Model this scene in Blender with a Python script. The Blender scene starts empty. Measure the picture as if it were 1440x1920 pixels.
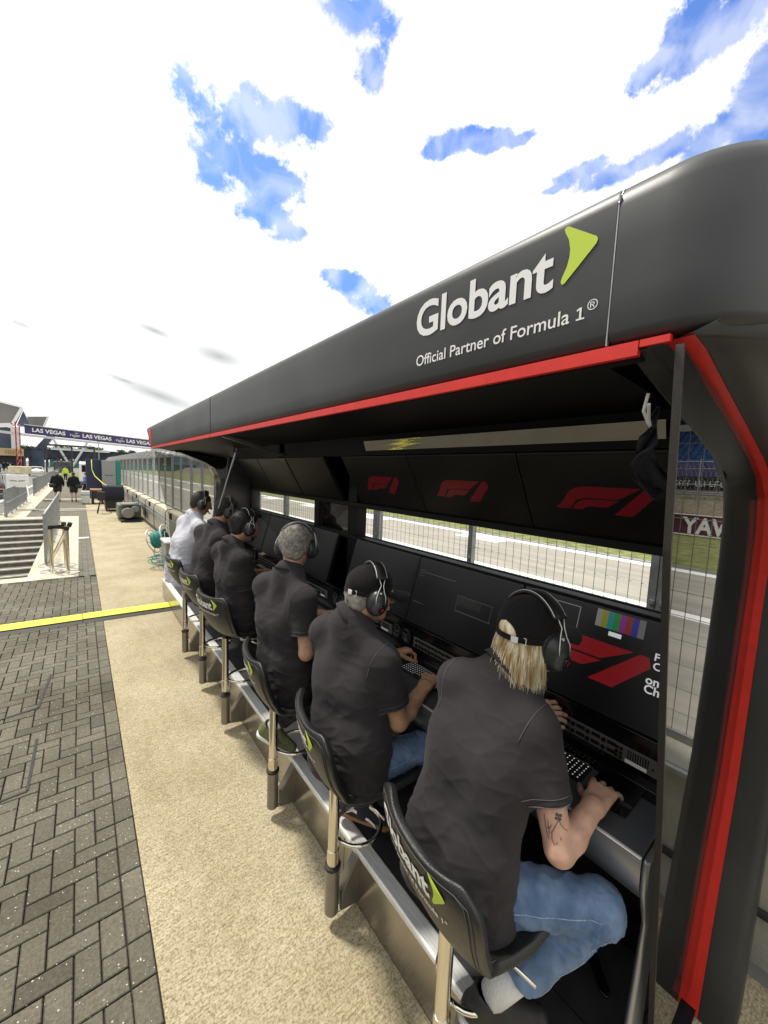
import bpy, bmesh, math, random
import numpy as np
from mathutils import Vector, Matrix
random.seed(7); np.random.seed(7)
R = math.radians
C = bpy.context.scene
COL = C.collection
# ------------------------------------------------------------------ camera
H = 2.3
CA = np.array((0.78479814, 0.02662735, -0.61917918)); CB = np.array((-0.61836067, 0.10053766, -0.77943714)); CC = np.array((0.04149648, 0.99457688, 0.09536708))
cam = bpy.data.objects.new('camera', bpy.data.cameras.new('camera')); COL.objects.link(cam)
cam.data.sensor_fit = 'HORIZONTAL'; cam.data.sensor_width = 36; cam.data.lens = 721 / 1440 * 36
cam.data.clip_start = 0.02; cam.data.clip_end = 6000
m3 = Matrix(((CA[0], CA[1], CA[2]), (CB[0], CB[1], CB[2]), (CC[0], CC[1], CC[2])))
cam.matrix_world = Matrix.Translation((0, 0, H)) @ m3.to_4x4()
C.camera = cam
def skydir(px, py):                      # direction in the sky, for laying out the cloud gaps of the day
    v = np.array((px - 720, -(py - 960), -721.0)); d = np.array((CA @ v, CB @ v, CC @ v)); return d / np.linalg.norm(d)
# ------------------------------------------------------------------ light
SUN_TRAVEL = Vector((0.2, -0.4, -1.0)).normalized()
to_sun = -SUN_TRAVEL
sun = bpy.data.objects.new('sun', bpy.data.lights.new('sun', 'SUN')); COL.objects.link(sun)
sun.data.energy = 3.4; sun.data.angle = R(6); sun.data.color = (1.0, 0.95, 0.86)
sun.rotation_euler = SUN_TRAVEL.to_track_quat('-Z', 'Y').to_euler()
W = bpy.data.worlds.new("World"); C.world = W; W.use_nodes = True
nt = W.node_tree; nt.nodes.clear()
def wn(t, **k):
    n = nt.nodes.new(t)
    for a, b in k.items(): setattr(n, a, b)
    return n
def wmath(op, a, b=None, c=None, clamp=False):
    n = wn('ShaderNodeMath', operation=op, use_clamp=clamp)
    for i, v in enumerate((a, b, c)):
        if v is None: continue
        if isinstance(v, (int, float)): n.inputs[i].default_value = v
        else: nt.links.new(v, n.inputs[i])
    return n.outputs[0]
sky = wn('ShaderNodeTexSky', sky_type='NISHITA'); sky.sun_disc = False
sky.sun_elevation = math.asin(to_sun.z); sky.sun_rotation = math.atan2(to_sun.x, to_sun.y)
tc = wn('ShaderNodeTexCoord'); gen = tc.outputs['Generated']
nz = wn('ShaderNodeTexNoise'); nz.inputs['Scale'].default_value = 8.5; nz.inputs['Detail'].default_value = 9; nz.inputs['Roughness'].default_value = 0.62
nt.links.new(gen, nz.inputs['Vector'])
nz2 = wn('ShaderNodeTexNoise'); nz2.inputs['Scale'].default_value = 2.3; nz2.inputs['Detail'].default_value = 6
nt.links.new(gen, nz2.inputs['Vector'])
holes = [(470, 215, 115, 60), (450, 225, 95, 60), (430, 290, 75, 70), (530, 225, 75, 55), (500, 330, 70, 60), (500, 400, 50, 40), (540, 435, 36, 28), (585, 235, 42, 34), (395, 330, 30, 40),
         (680, 25, 60, 40), (725, 55, 40, 45), (700, 130, 35, 60), (655, 20, 50, 25), (830, 275, 44, 24), (880, 258, 45, 22), (930, 262, 45, 22), (975, 262, 32, 16),
         (1290, 60, 70, 80), (1390, 20, 130, 80), (1440, 130, 60, 80), (1230, 120, 45, 35), (1430, 235, 70, 60), (1340, 255, 60, 40), (1240, 290, 70, 28), (1170, 320, 80, 24), (1080, 325, 60, 20),
         (1040, 355, 30, 12), (635, 517, 30, 14), (665, 535, 42, 24), (700, 565, 40, 30), (1400, 300, 80, 40)]
acc = None
for (px, py, rx, ry) in holes:
    rx *= 1.12; ry *= 1.12
    c0 = skydir(px, py); cx = skydir(px + rx, py); cy = skydir(px, py - ry)
    ax = Vector(cx - c0); ay = Vector(cy - c0)
    lx, ly = ax.length, ay.length
    ux = ax / lx / lx; uy = ay / ly / ly
    # elliptical falloff 1 - |((d-c).ux, (d-c).uy)|
    dx = wn('ShaderNodeVectorMath', operation='DOT_PRODUCT'); nt.links.new(gen, dx.inputs[0]); dx.inputs[1].default_value = ux
    dy = wn('ShaderNodeVectorMath', operation='DOT_PRODUCT'); nt.links.new(gen, dy.inputs[0]); dy.inputs[1].default_value = uy
    fx = wmath('SUBTRACT', dx.outputs['Value'], float(Vector(c0).dot(ux))); fy = wmath('SUBTRACT', dy.outputs['Value'], float(Vector(c0).dot(uy)))
    r2 = wmath('ADD', wmath('MULTIPLY', fx, fx), wmath('MULTIPLY', fy, fy))
    # keep to the same side of the sky
    sd = wn('ShaderNodeVectorMath', operation='DOT_PRODUCT'); nt.links.new(gen, sd.inputs[0]); sd.inputs[1].default_value = Vector(c0)
    r2 = wmath('ADD', r2, wmath('MULTIPLY', wmath('LESS_THAN', sd.outputs['Value'], 0.5), 50.0))
    fall = wmath('SUBTRACT', 1.0, wmath('SQRT', r2))
    acc = fall if acc is None else wmath('SMOOTH_MAX', acc, fall, 0.3)
nn = wmath('MULTIPLY', wmath('SUBTRACT', nz.outputs['Fac'], 0.5), 2.7)
blue = wmath('ADD', wmath('MULTIPLY', acc, 1.5), wmath('ADD', nn, 0.0))
blue = wmath('ADD', blue, wmath('MULTIPLY', wmath('SUBTRACT', nz2.outputs['Fac'], 0.5), 0.8))
nf = wn('ShaderNodeTexNoise'); nf.inputs['Scale'].default_value = 30; nf.inputs['Detail'].default_value = 6; nf.inputs['Roughness'].default_value = .7; nt.links.new(gen, nf.inputs['Vector'])
blue = wmath('ADD', blue, wmath('MULTIPLY', wmath('SUBTRACT', nf.outputs['Fac'], 0.5), 2.6))
mr = wn('ShaderNodeMapRange', interpolation_type='SMOOTHSTEP'); mr.inputs['From Min'].default_value = 0.0; mr.inputs['From Max'].default_value = 0.7
nt.links.new(blue, mr.inputs['Value']); bluef = mr.outputs[0]
gate = wn('ShaderNodeMapRange', interpolation_type='SMOOTHSTEP'); gate.inputs['From Min'].default_value = -0.7; gate.inputs['From Max'].default_value = 0.0
nt.links.new(acc, gate.inputs['Value']); bluef = wmath('MULTIPLY', bluef, gate.outputs[0])
wsp = wn('ShaderNodeTexNoise'); wsp.inputs['Scale'].default_value = 13; wsp.inputs['Detail'].default_value = 8; wsp.inputs['Distortion'].default_value = .6; nt.links.new(gen, wsp.inputs['Vector'])
wm = wn('ShaderNodeMapRange'); wm.inputs['From Min'].default_value = .36; wm.inputs['From Max'].default_value = .6; wm.inputs['To Min'].default_value = .6; nt.links.new(wsp.outputs['Fac'], wm.inputs['Value']); bluef = wmath('MULTIPLY', bluef, wm.outputs[0])
# grey undersides of cloud
gacc = None
for (px, py, rx, ry) in [(410, 668, 75, 26), (300, 742, 130, 22), (230, 712, 70, 10), (290, 620, 50, 12), (40, 608, 30, 10)]:
    c0 = skydir(px, py); ax = Vector(skydir(px + rx, py) - c0); ay = Vector(skydir(px + rx * 0.05, py - ry) - c0)
    ux = ax / ax.length ** 2; uy = ay / ay.length ** 2
    dx = wn('ShaderNodeVectorMath', operation='DOT_PRODUCT'); nt.links.new(gen, dx.inputs[0]); dx.inputs[1].default_value = ux
    dy = wn('ShaderNodeVectorMath', operation='DOT_PRODUCT'); nt.links.new(gen, dy.inputs[0]); dy.inputs[1].default_value = uy
    fx = wmath('SUBTRACT', dx.outputs['Value'], float(Vector(c0).dot(ux))); fy = wmath('SUBTRACT', dy.outputs['Value'], float(Vector(c0).dot(uy)))
    r2 = wmath('ADD', wmath('MULTIPLY', fx, fx), wmath('MULTIPLY', fy, fy))
    sd = wn('ShaderNodeVectorMath', operation='DOT_PRODUCT'); nt.links.new(gen, sd.inputs[0]); sd.inputs[1].default_value = Vector(c0)
    r2 = wmath('ADD', r2, wmath('MULTIPLY', wmath('LESS_THAN', sd.outputs['Value'], 0.5), 50.0))
    fall = wmath('SUBTRACT', 1.0, wmath('SQRT', r2), clamp=True)
    gacc = fall if gacc is None else wmath('MAXIMUM', gacc, fall)
shade = wn('ShaderNodeMapRange'); shade.inputs['From Min'].default_value = .38; shade.inputs['From Max'].default_value = .68; shade.inputs['To Max'].default_value = .42; nt.links.new(nz2.outputs['Fac'], shade.inputs['Value'])
gfac = wmath('MULTIPLY', gacc, wmath('ADD', wmath('MULTIPLY', wmath('SUBTRACT', nz.outputs['Fac'], 0.42), 6.0), 0.6, clamp=True), clamp=True)
skm = wn('ShaderNodeMix', data_type='RGBA', blend_type='MULTIPLY'); skm.inputs['Factor'].default_value = 1
nt.links.new(sky.outputs[0], skm.inputs[6]); skm.inputs[7].default_value = (0.105, 0.145, 0.225, 1)
cl = wn('ShaderNodeMix', data_type='RGBA'); nt.links.new(wmath('MAXIMUM', gfac, shade.outputs[0]), cl.inputs['Factor'])
cl.inputs[6].default_value = (1.28, 1.28, 1.26, 1); cl.inputs[7].default_value = (0.52, 0.55, 0.55, 1)
mix = wn('ShaderNodeMix', data_type='RGBA'); nt.links.new(bluef, mix.inputs['Factor'])
nt.links.new(cl.outputs[2], mix.inputs[6]); nt.links.new(skm.outputs[2], mix.inputs[7])
bg = wn('ShaderNodeBackground'); nt.links.new(mix.outputs[2], bg.inputs['Color']); bg.inputs['Strength'].default_value = 1.0
wo = wn('ShaderNodeOutputWorld'); nt.links.new(bg.outputs[0], wo.inputs['Surface'])
C.view_settings.view_transform = 'Standard'; C.view_settings.look = 'None'; C.view_settings.exposure = 0.12; C.view_settings.gamma = 1.0
C.view_settings.use_curve_mapping = False
C.cycles.max_bounces = 7; C.cycles.diffuse_bounces = 3; C.cycles.glossy_bounces = 4; C.cycles.transparent_max_bounces = 16
C.cycles.caustics_reflective = False; C.cycles.caustics_refractive = False

# ------------------------------------------------------------------ materials
def mat(name, col, rough=0.6, metal=0.0, var=0.0, vscale=8.0, bump=0.0, bscale=60.0, col2=None, stretch=None, coat=0.0, emit=None, estr=0.0, sheen=0.0, spec=0.5, det=5):
    m = bpy.data.materials.new(name); m.use_nodes = True; n = m.node_tree; b = n.nodes['Principled BSDF']
    b.inputs['Roughness'].default_value = rough; b.inputs['Metallic'].default_value = metal; b.inputs['Specular IOR Level'].default_value = spec
    b.inputs['Coat Weight'].default_value = coat; b.inputs['Sheen Weight'].default_value = sheen
    c = (*col, 1); b.inputs['Base Color'].default_value = c
    tcn = n.nodes.new('ShaderNodeTexCoord'); mp = n.nodes.new('ShaderNodeMapping'); n.links.new(tcn.outputs['Object'], mp.inputs['Vector'])
    if stretch: mp.inputs['Scale'].default_value = stretch
    if var > 0 or col2:
        t = n.nodes.new('ShaderNodeTexNoise'); t.inputs['Scale'].default_value = vscale; t.inputs['Detail'].default_value = det; n.links.new(mp.outputs[0], t.inputs['Vector'])
        r = n.nodes.new('ShaderNodeValToRGB'); n.links.new(t.outputs['Fac'], r.inputs['Fac'])
        e = r.color_ramp.elements; e[0].position = 0.36; e[1].position = 0.64
        c2 = col2 if col2 else [min(1, x * (1 + var)) for x in col]
        c1 = col if col2 else [x * (1 - var) for x in col]
        e[0].color = (*c1, 1); e[1].color = (*c2, 1); n.links.new(r.outputs['Color'], b.inputs['Base Color'])
    if bump > 0:
        t = n.nodes.new('ShaderNodeTexNoise'); t.inputs['Scale'].default_value = bscale; t.inputs['Detail'].default_value = 4; n.links.new(mp.outputs[0], t.inputs['Vector'])
        bp = n.nodes.new('ShaderNodeBump'); bp.inputs['Strength'].default_value = bump; bp.inputs['Distance'].default_value = 0.01
        n.links.new(t.outputs['Fac'], bp.inputs['Height']); n.links.new(bp.outputs[0], b.inputs['Normal'])
    if emit: b.inputs['Emission Color'].default_value = (*emit, 1); b.inputs['Emission Strength'].default_value = estr
    return m
def glass(name, tint, refl=1.0, rough=0.02):
    m = bpy.data.materials.new(name); m.use_nodes = True; n = m.node_tree; n.nodes.clear()
    o = n.nodes.new('ShaderNodeOutputMaterial'); t = n.nodes.new('ShaderNodeBsdfTransparent'); t.inputs[0].default_value = (*tint, 1)
    g = n.nodes.new('ShaderNodeBsdfGlossy'); g.inputs['Roughness'].default_value = rough; g.inputs[0].default_value = (refl, refl, refl, 1)
    f = n.nodes.new('ShaderNodeFresnel'); f.inputs[0].default_value = 1.45; mx = n.nodes.new('ShaderNodeMixShader')
    n.links.new(f.outputs[0], mx.inputs[0]); n.links.new(t.outputs[0], mx.inputs[1]); n.links.new(g.outputs[0], mx.inputs[2]); n.links.new(mx.outputs[0], o.inputs[0])
    return m
M = {}
M['canopy'] = mat('canopy_paint', (0.050, 0.052, 0.053), 0.43, 0.35, var=0.2, vscale=1.7, bump=0.02, bscale=300, spec=0.5)
M['canopy_in'] = mat('frame_paint', (0.075, 0.077, 0.08), 0.45, 0.2, var=0.1, vscale=4, bump=0.04, bscale=250)
M['red'] = mat('red_trim', (0.72, 0.03, 0.02), 0.45, 0, var=0.06, vscale=20)
M['black'] = mat('matt_black', (0.004, 0.004, 0.005), 0.5, spec=0.25)
M['gblack'] = mat('gloss_black', (0.004, 0.004, 0.005), 0.12, spec=0.5)
M['mirror'] = mat('polished_strip', (0.26, 0.245, 0.23), 0.07, 1.0, bump=.08, bscale=7, stretch=(1, .5, 6))
M['screen'] = mat('screen_glass', (0.006, 0.006, 0.007), 0.36, 0.0, spec=0.5)
M['bezel'] = mat('screen_bezel', (0.012, 0.012, 0.014), 0.35)
M['desk'] = mat('desk_top', (0.075, 0.08, 0.088), 0.5, 0.1, var=0.1, vscale=5, bump=0.03, bscale=400)
M['silver'] = mat('silver_paint', (0.30, 0.31, 0.32), 0.32, 0.7, var=0.08, vscale=5, bump=0.02, bscale=200)
M['skirt'] = mat('polished_skirt', (0.36, 0.34, 0.31), 0.2, 0.9, var=0.12, vscale=3, stretch=(1, .2, 3))
M['step'] = mat('brushed_step', (0.78, 0.78, 0.76), 0.5, 0.35, var=0.12, vscale=9, stretch=(6, .6, 1))
M['bracket'] = mat('bracket_steel', (0.25, 0.235, 0.215), 0.32, 0.75, var=0.08, vscale=6)
M['chrome'] = mat('chrome', (0.72, 0.68, 0.60), 0.12, 1.0)
M['deck'] = mat('deck_rubber', (0.02, 0.02, 0.021), 0.55, 0, var=0.2, vscale=12, bump=0.1, bscale=200)
M['leather'] = mat('black_leather', (0.013, 0.013, 0.013), 0.36, 0, bump=0.25, bscale=240, spec=0.55)
M['thread'] = mat('stitch_thread', (0.06, 0.06, 0.06), 0.7)
M['white'] = mat('white_lettering', (0.88, 0.88, 0.87), 0.5)
M['lime'] = mat('lime_mark', (0.56, 0.72, 0.05), 0.5)
M['pane'] = glass('smoked_pane', (0.70, 0.70, 0.68), 1.0, 0.01)
M['pane2'] = glass('clear_pane', (0.86, 0.86, 0.85), 1.0, 0.1)
M['edge'] = mat('pane_edge', (0.022, 0.017, 0.013), 0.3, 0, bump=0.4, bscale=90, stretch=(1, 1, 12))
M['galv'] = mat('galvanised_steel', (0.36, 0.38, 0.39), 0.45, 0.55, var=0.18, vscale=14)
M['wire'] = mat('fence_wire', (0.30, 0.30, 0.29), 0.5, 0.5)
M['concrete'] = mat('wall_concrete', (0.50, 0.45, 0.35), 0.9, 0, var=0.16, vscale=3.5, bump=0.35, bscale=40, col2=(0.62, 0.56, 0.44), det=9)
M['wallgrey'] = mat('wall_concrete_grey', (0.36, 0.35, 0.29), 0.9, 0, col2=(0.45, 0.43, 0.36), vscale=4, bump=0.4, bscale=60, det=9)
M['cable'] = mat('black_cable', (0.02, 0.02, 0.022), 0.5)
M['rubber'] = mat('black_rubber', (0.015, 0.015, 0.015), 0.6, bump=0.2, bscale=80)
M['yellow'] = mat('yellow_lid', (0.88, 0.85, 0.06), 0.5, var=0.05, vscale=10)
# ------------------------------------------------------------------ mesh helpers
class MB:
    def __init__(s): s.v = []; s.f = []
    def add(s, v, f):
        o = len(s.v); s.v += [tuple(map(float, p)) for p in v]; s.f += [tuple(int(i) + o for i in q) for q in f]; return s
    def box(s, a, b):
        (x0, y0, z0), (x1, y1, z1) = a, b
        v = [(x0, y0, z0), (x1, y0, z0), (x1, y1, z0), (x0, y1, z0), (x0, y0, z1), (x1, y0, z1), (x1, y1, z1), (x0, y1, z1)]
        return s.add(v, [(3, 2, 1, 0), (4, 5, 6, 7), (0, 1, 5, 4), (1, 2, 6, 5), (2, 3, 7, 6), (3, 0, 4, 7)])
    def obox(s, c, ux, uy, uz):           # centre and three half-extent vectors
        c, ux, uy, uz = map(np.array, (c, ux, uy, uz))
        v = [c + i * ux + j * uy + k * uz for k in (-1, 1) for (i, j) in ((-1, -1), (1, -1), (1, 1), (-1, 1))]
        return s.add(v, [(3, 2, 1, 0), (4, 5, 6, 7), (0, 1, 5, 4), (1, 2, 6, 5), (2, 3, 7, 6), (3, 0, 4, 7)])
    def bar(s, a, b, w, h=None, up=(0, 0, 1)):
        a, b = np.array(a, float), np.array(b, float); h = h or w; d = b - a; L = np.linalg.norm(d); d = d / L; u = np.array(up, float)
        if abs(u @ d) > .95: u = np.array((0, 1., 0)) if abs(d[1]) < .9 else np.array((1., 0, 0))
        x = np.cross(d, u); x /= np.linalg.norm(x); y = np.cross(x, d)
        return s.obox((a + b) / 2, x * w / 2, y * h / 2, d * L / 2)
    def tube(s, pts, r, n=8, caps=True):
        pts = [np.array(p, float) for p in pts]; rs = r if hasattr(r, '__len__') else [r] * len(pts); o = len(s.v); up = np.array((0, 0, 1.0))
        t0 = pts[1] - pts[0]; t0 /= np.linalg.norm(t0)
        if abs(t0 @ up) > .9: up = np.array((1.0, 0, 0))
        x = np.cross(t0, up); x /= np.linalg.norm(x)
        for i, p in enumerate(pts):
            t = (pts[min(i + 1, len(pts) - 1)] - pts[max(i - 1, 0)]); t /= max(np.linalg.norm(t), 1e-9)
            x = x - t * (x @ t); x /= np.linalg.norm(x); y = np.cross(t, x)
            for k in range(n):
                a = 2 * math.pi * k / n; s.v.append(tuple(p + rs[i] * (x * math.cos(a) + y * math.sin(a))))
        for i in range(len(pts) - 1):
            for k in range(n): s.f.append((o + i * n + k, o + i * n + (k + 1) % n, o + (i + 1) * n + (k + 1) % n, o + (i + 1) * n + k))
        if caps: s.f.append(tuple(o + k for k in reversed(range(n)))); s.f.append(tuple(o + (len(pts) - 1) * n + k for k in range(n)))
        return s
    def lathe(s, c, prof, n=24, axis='z'):   # prof: (r, h) list
        o = len(s.v)
        for (r, h) in prof:
            for k in range(n):
                a = 2 * math.pi * k / n; p = (r * math.cos(a), r * math.sin(a), h)
                if axis == 'x': p = (p[2], p[0], p[1])
                if axis == 'y': p = (p[1], p[2], p[0])
                s.v.append((c[0] + p[0], c[1] + p[1], c[2] + p[2]))
        for i in range(len(prof) - 1):
            for k in range(n): s.f.append((o + i * n + k, o + i * n + (k + 1) % n, o + (i + 1) * n + (k + 1) % n, o + (i + 1) * n + k))
        s.f.append(tuple(o + k for k in reversed(range(n)))); s.f.append(tuple(o + (len(prof) - 1) * n + k for k in range(n)))
        return s
    def prism(s, poly, o, u, v, w):         # polygon (a,b) in plane o+a*u+b*v, extruded by vector w
        o, u, v, w = map(lambda q: np.array(q, float), (o, u, v, w)); n = len(poly)
        vv = [o + a * u + b * v for a, b in poly]; vv += [p + w for p in vv]
        return s.add(vv, [tuple(reversed(range(n))), tuple(range(n, 2 * n))] + [(i, (i + 1) % n, n + (i + 1) % n, n + i) for i in range(n)])
    def grid(s, P):                          # P: array (n,m,3)
        n, m = P.shape[:2]; return s.add(P.reshape(-1, 3), [(i * m + j, (i + 1) * m + j, (i + 1) * m + j + 1, i * m + j + 1) for i in range(n - 1) for j in range(m - 1)])
def link(o, parent=None):
    COL.objects.link(o)
    if parent: o.parent = parent
    return o
def obj(name, mb, m, parent=None, smooth=False, bevel=0.0, segs=2, world=True, tint=None, fixn=True, sub=0):
    me = bpy.data.meshes.new(name)
    v = mb.v
    off = (0, 0, 0)
    if parent is not None and world:
        q = parent
        L = Vector((0, 0, 0))
        while q: L += q.location; q = q.parent
        v = [(p[0] - L.x, p[1] - L.y, p[2] - L.z) for p in v]
    me.from_pydata(v, [], mb.f); me.update()
    if fixn:
        b = bmesh.new(); b.from_mesh(me); bmesh.ops.recalc_face_normals(b, faces=b.faces); b.to_mesh(me); b.free()
    o = bpy.data.objects.new(name, me)
    for q in (m if isinstance(m, (list, tuple)) else [m]): me.materials.append(q)
    if smooth: me.polygons.foreach_set('use_smooth', [True] * len(me.polygons))
    link(o, parent)
    if bevel:
        md = o.modifiers.new('bevel', 'BEVEL'); md.width = bevel; md.segments = segs; md.limit_method = 'ANGLE'; md.angle_limit = R(35)
        me.polygons.foreach_set('use_smooth', [True] * len(me.polygons)); md.harden_normals = True
    if sub:
        md = o.modifiers.new('sub', 'SUBSURF'); md.levels = sub; md.render_levels = sub
    return o
def tag(o, label=None, cat=None, group=None, kind=None):
    if label: o['label'] = label
    if cat: o['category'] = cat
    if group: o['group'] = group
    if kind: o['kind'] = kind
    return o
def thing(name, label, cat, loc=(0, 0, 0), rz=0, group=None):
    o = bpy.data.objects.new(name, None); o.empty_display_size = 0.1; COL.objects.link(o); o.location = loc; o.rotation_euler = (0, 0, rz)
    return tag(o, label, cat, group)
def struct(name, mb, m, **k):
    o = obj(name, mb, m, **k); o['kind'] = 'structure'; return o
def dup(root, loc, rz=0, label=None, scale=None):
    r = root.copy(); COL.objects.link(r); r.location = loc; r.rotation_euler = (0, 0, rz)
    if label: r['label'] = label
    def rec(a, b):
        for ch in list(a.children):
            c = ch.copy(); COL.objects.link(c); c.parent = b; rec(ch, c)
    rec(root, r); return r
_tcache = {}
def text_data(s, size, bold=0.0, shear=0.0, spacing=1.0):
    key = (s, bold, shear, spacing)
    if key not in _tcache:
        cu = bpy.data.curves.new('t', 'FONT'); cu.body = s; cu.size = 1; cu.offset = bold; cu.shear = shear; cu.space_character = spacing; cu.resolution_u = 4; cu.fill_mode = 'FRONT'
        o = bpy.data.objects.new('t', cu); COL.objects.link(o); bpy.context.view_layer.update()
        me = bpy.data.meshes.new_from_object(o.evaluated_get(bpy.context.evaluated_depsgraph_get()))
        v = np.array([p.co[:2] for p in me.vertices]); f = [tuple(p.vertices) for p in me.polygons]
        bpy.data.objects.remove(o); bpy.data.curves.remove(cu); bpy.data.meshes.remove(me)
        v[:, 0] -= v[:, 0].min(); _tcache[key] = (v, f)
    v, f = _tcache[key]; return v * size, f
def text(name, s, m, parent, fn, size=1, width=None, bold=0.0, shear=0.0, spacing=1.0, th=0.0, world=True, mb=None):
    """lettering laid on a surface; fn maps (u, v) in metres to a 3-D point"""
    v, f = text_data(s, size, bold, shear, spacing)
    if width: v = v * (width / v[:, 0].max())
    P = [fn(a, b) for a, b in v]
    q = mb or MB(); q.add(P, f)
    return q if mb is not None else obj(name, q, m, parent, fixn=False, world=world)
def plane_fn(o, u, v):
    o, u, v = map(lambda q: np.array(q, float), (o, u, v)); return lambda a, b: o + a * u + b * v
ARROW = [(0.0, 1.0), (0.05, 1.04), (0.13, 1.03), (0.98, 0.62), (1.02, 0.56), (0.98, 0.49), (0.13, -0.02), (0.05, -0.03), (0.0, 0.03), (0.04, 0.12), (0.16, 0.28), (0.22, 0.45), (0.22, 0.6), (0.16, 0.78), (0.05, 0.92)]
F1A = [(0.0, 0.0), (0.13, 0.0), (0.2, 0.2), (0.26, 0.34), (0.36, 0.4), (0.5, 0.42), (0.78, 0.42), (0.97, 0.95), (0.36, 0.95), (0.24, 0.9), (0.16, 0.78)]
F1B = [(0.17, 0.0), (0.3, 0.0), (0.35, 0.1), (0.4, 0.13), (0.62, 0.13), (0.75, 0.36), (0.46, 0.36), (0.34, 0.34), (0.27, 0.26)]
F1A = [(0.0, 0.0), (0.1, 0.33), (0.16, 0.62), (0.2, 0.78), (0.27, 0.9), (0.36, 0.95), (0.9, 0.95), (0.68, 0.5), (0.42, 0.5), (0.31, 0.46), (0.25, 0.38), (0.16, 0.0)]
F1B = [(0.18, 0.0), (0.27, 0.32), (0.33, 0.42), (0.44, 0.45), (0.69, 0.45), (0.56, 0.16), (0.4, 0.16), (0.35, 0.12), (0.3, 0.0)]
F1C = [(0.94, 0.95), (1.0, 0.95), (1.02, 0.7), (0.8, -0.12), (0.62, -0.12)]
def poly_mb(mb, poly, fn, sx, sy, ox=0, oy=0):
    P = [fn(ox + a * sx, oy + b * sy) for a, b in poly]; return mb.add(P, [tuple(range(len(P)))])
# ------------------------------------------------------------------ implicit surfaces for bodies and clothes
def V3(*a): return np.array(a, float)
def unit(v): v = np.array(v, float); return v / (np.linalg.norm(v) + 1e-12)
def vnoise(P, seed=0):
    P = np.asarray(P, float); i = np.floor(P).astype(np.int64); f = P - i; f = f * f * (3 - 2 * f); out = 0
    for dx in (0, 1):
        for dy in (0, 1):
            for dz in (0, 1):
                h = ((i[:, 0] + dx) * 73856093) ^ ((i[:, 1] + dy) * 19349663) ^ ((i[:, 2] + dz) * 83492791) ^ (seed * 2654435)
                h = (h ^ (h >> 13)) * 1274126177 & 0x7fffffff
                r = ((h ^ (h >> 16)) & 0xffff) / 65535.0 * 2 - 1
                out = out + r * (f[:, 0] if dx else 1 - f[:, 0]) * (f[:, 1] if dy else 1 - f[:, 1]) * (f[:, 2] if dz else 1 - f[:, 2])
    return out
def prim_eval(p, X):
    t = p['t']
    if t == 'cap':
        a, b, ra, rb = p['a'], p['b'], p['ra'], p['rb']; ab = b - a; L2 = ab @ ab
        s = p.get('sq')
        pa = X - a; h = np.clip((pa @ ab) / L2, 0, 1); q = pa - h[..., None] * ab
        if s is not None:
            n = s[0]; qn = q @ n; q = q + (qn * (s[1] - 1))[..., None] * n   # flatten along n
        d = np.linalg.norm(q, axis=-1) - (ra + (rb - ra) * h)
        if 'cut' in p: d = np.maximum(d, (X - p['cut'][0]) @ p['cut'][1])
        if 'hol' in p:
            e, dr, rr, dep = p['hol']; y = X - e; ax = y @ dr; rad = np.linalg.norm(y - ax[..., None] * dr, axis=-1)
            d = np.maximum(d, -np.maximum(rad - rr, -(ax + dep)))
        return d
    if t == 'ell':
        Y = (X - p['c']) @ p['R']; r = p['r']; k0 = np.linalg.norm(Y / r, axis=-1); k1 = np.linalg.norm(Y / (r * r), axis=-1)
        d = k0 * (k0 - 1) / np.maximum(k1, 1e-9)
        if 'cut' in p: d = np.maximum(d, (X - p['cut'][0]) @ p['cut'][1])
        return d
def bbox(p):
    if p['t'] == 'cap':
        r = max(p['ra'], p['rb']); return np.minimum(p['a'], p['b']) - r, np.maximum(p['a'], p['b']) + r
    r = np.abs(p['R']) @ p['r']; return p['c'] - r, p['c'] + r
def cap(a, b, ra, rb=None, k=0.02, **kw):
    return dict(t='cap', a=np.array(a, float), b=np.array(b, float) + 1e-6, ra=ra, rb=ra if rb is None else rb, k=k, **kw)
def ell(c, r, Rm=None, k=0.02, **kw): return dict(t='ell', c=np.array(c, float), r=np.array(r, float), R=np.eye(3) if Rm is None else np.array(Rm, float), k=k, **kw)
def sdf(prims, h):
    pos = [p for p in prims if p.get('op', 'add') == 'add']
    lo = np.min([bbox(p)[0] for p in pos], 0) - 3 * h; hi = np.max([bbox(p)[1] for p in pos], 0) + 3 * h
    n = np.ceil((hi - lo) / h).astype(int) + 1; F = np.full(n, 1.0, np.float32)
    for p in prims:
        a, b = bbox(p); mg = p['k'] + 3 * h
        i0 = np.clip(np.floor((a - mg - lo) / h).astype(int), 0, n); i1 = np.clip(np.ceil((b + mg - lo) / h).astype(int) + 1, 0, n)
        if np.any(i1 <= i0): continue
        g = np.stack(np.meshgrid(*[lo[d] + h * np.arange(i0[d], i1[d]) for d in range(3)], indexing='ij'), -1)
        d = prim_eval(p, g).astype(np.float32); sl = tuple(slice(i0[q], i1[q]) for q in range(3)); f = F[sl]; k = max(p['k'], 1e-5); op = p.get('op', 'add')
        if op == 'add': hh = np.maximum(k - np.abs(f - d), 0) / k; F[sl] = np.minimum(f, d) - hh * hh * k * .25
        elif op == 'sub': hh = np.maximum(k - np.abs(f + d), 0) / k; F[sl] = np.maximum(f, -d) + hh * hh * k * .25
    return nets(F, lo, h)
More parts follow.
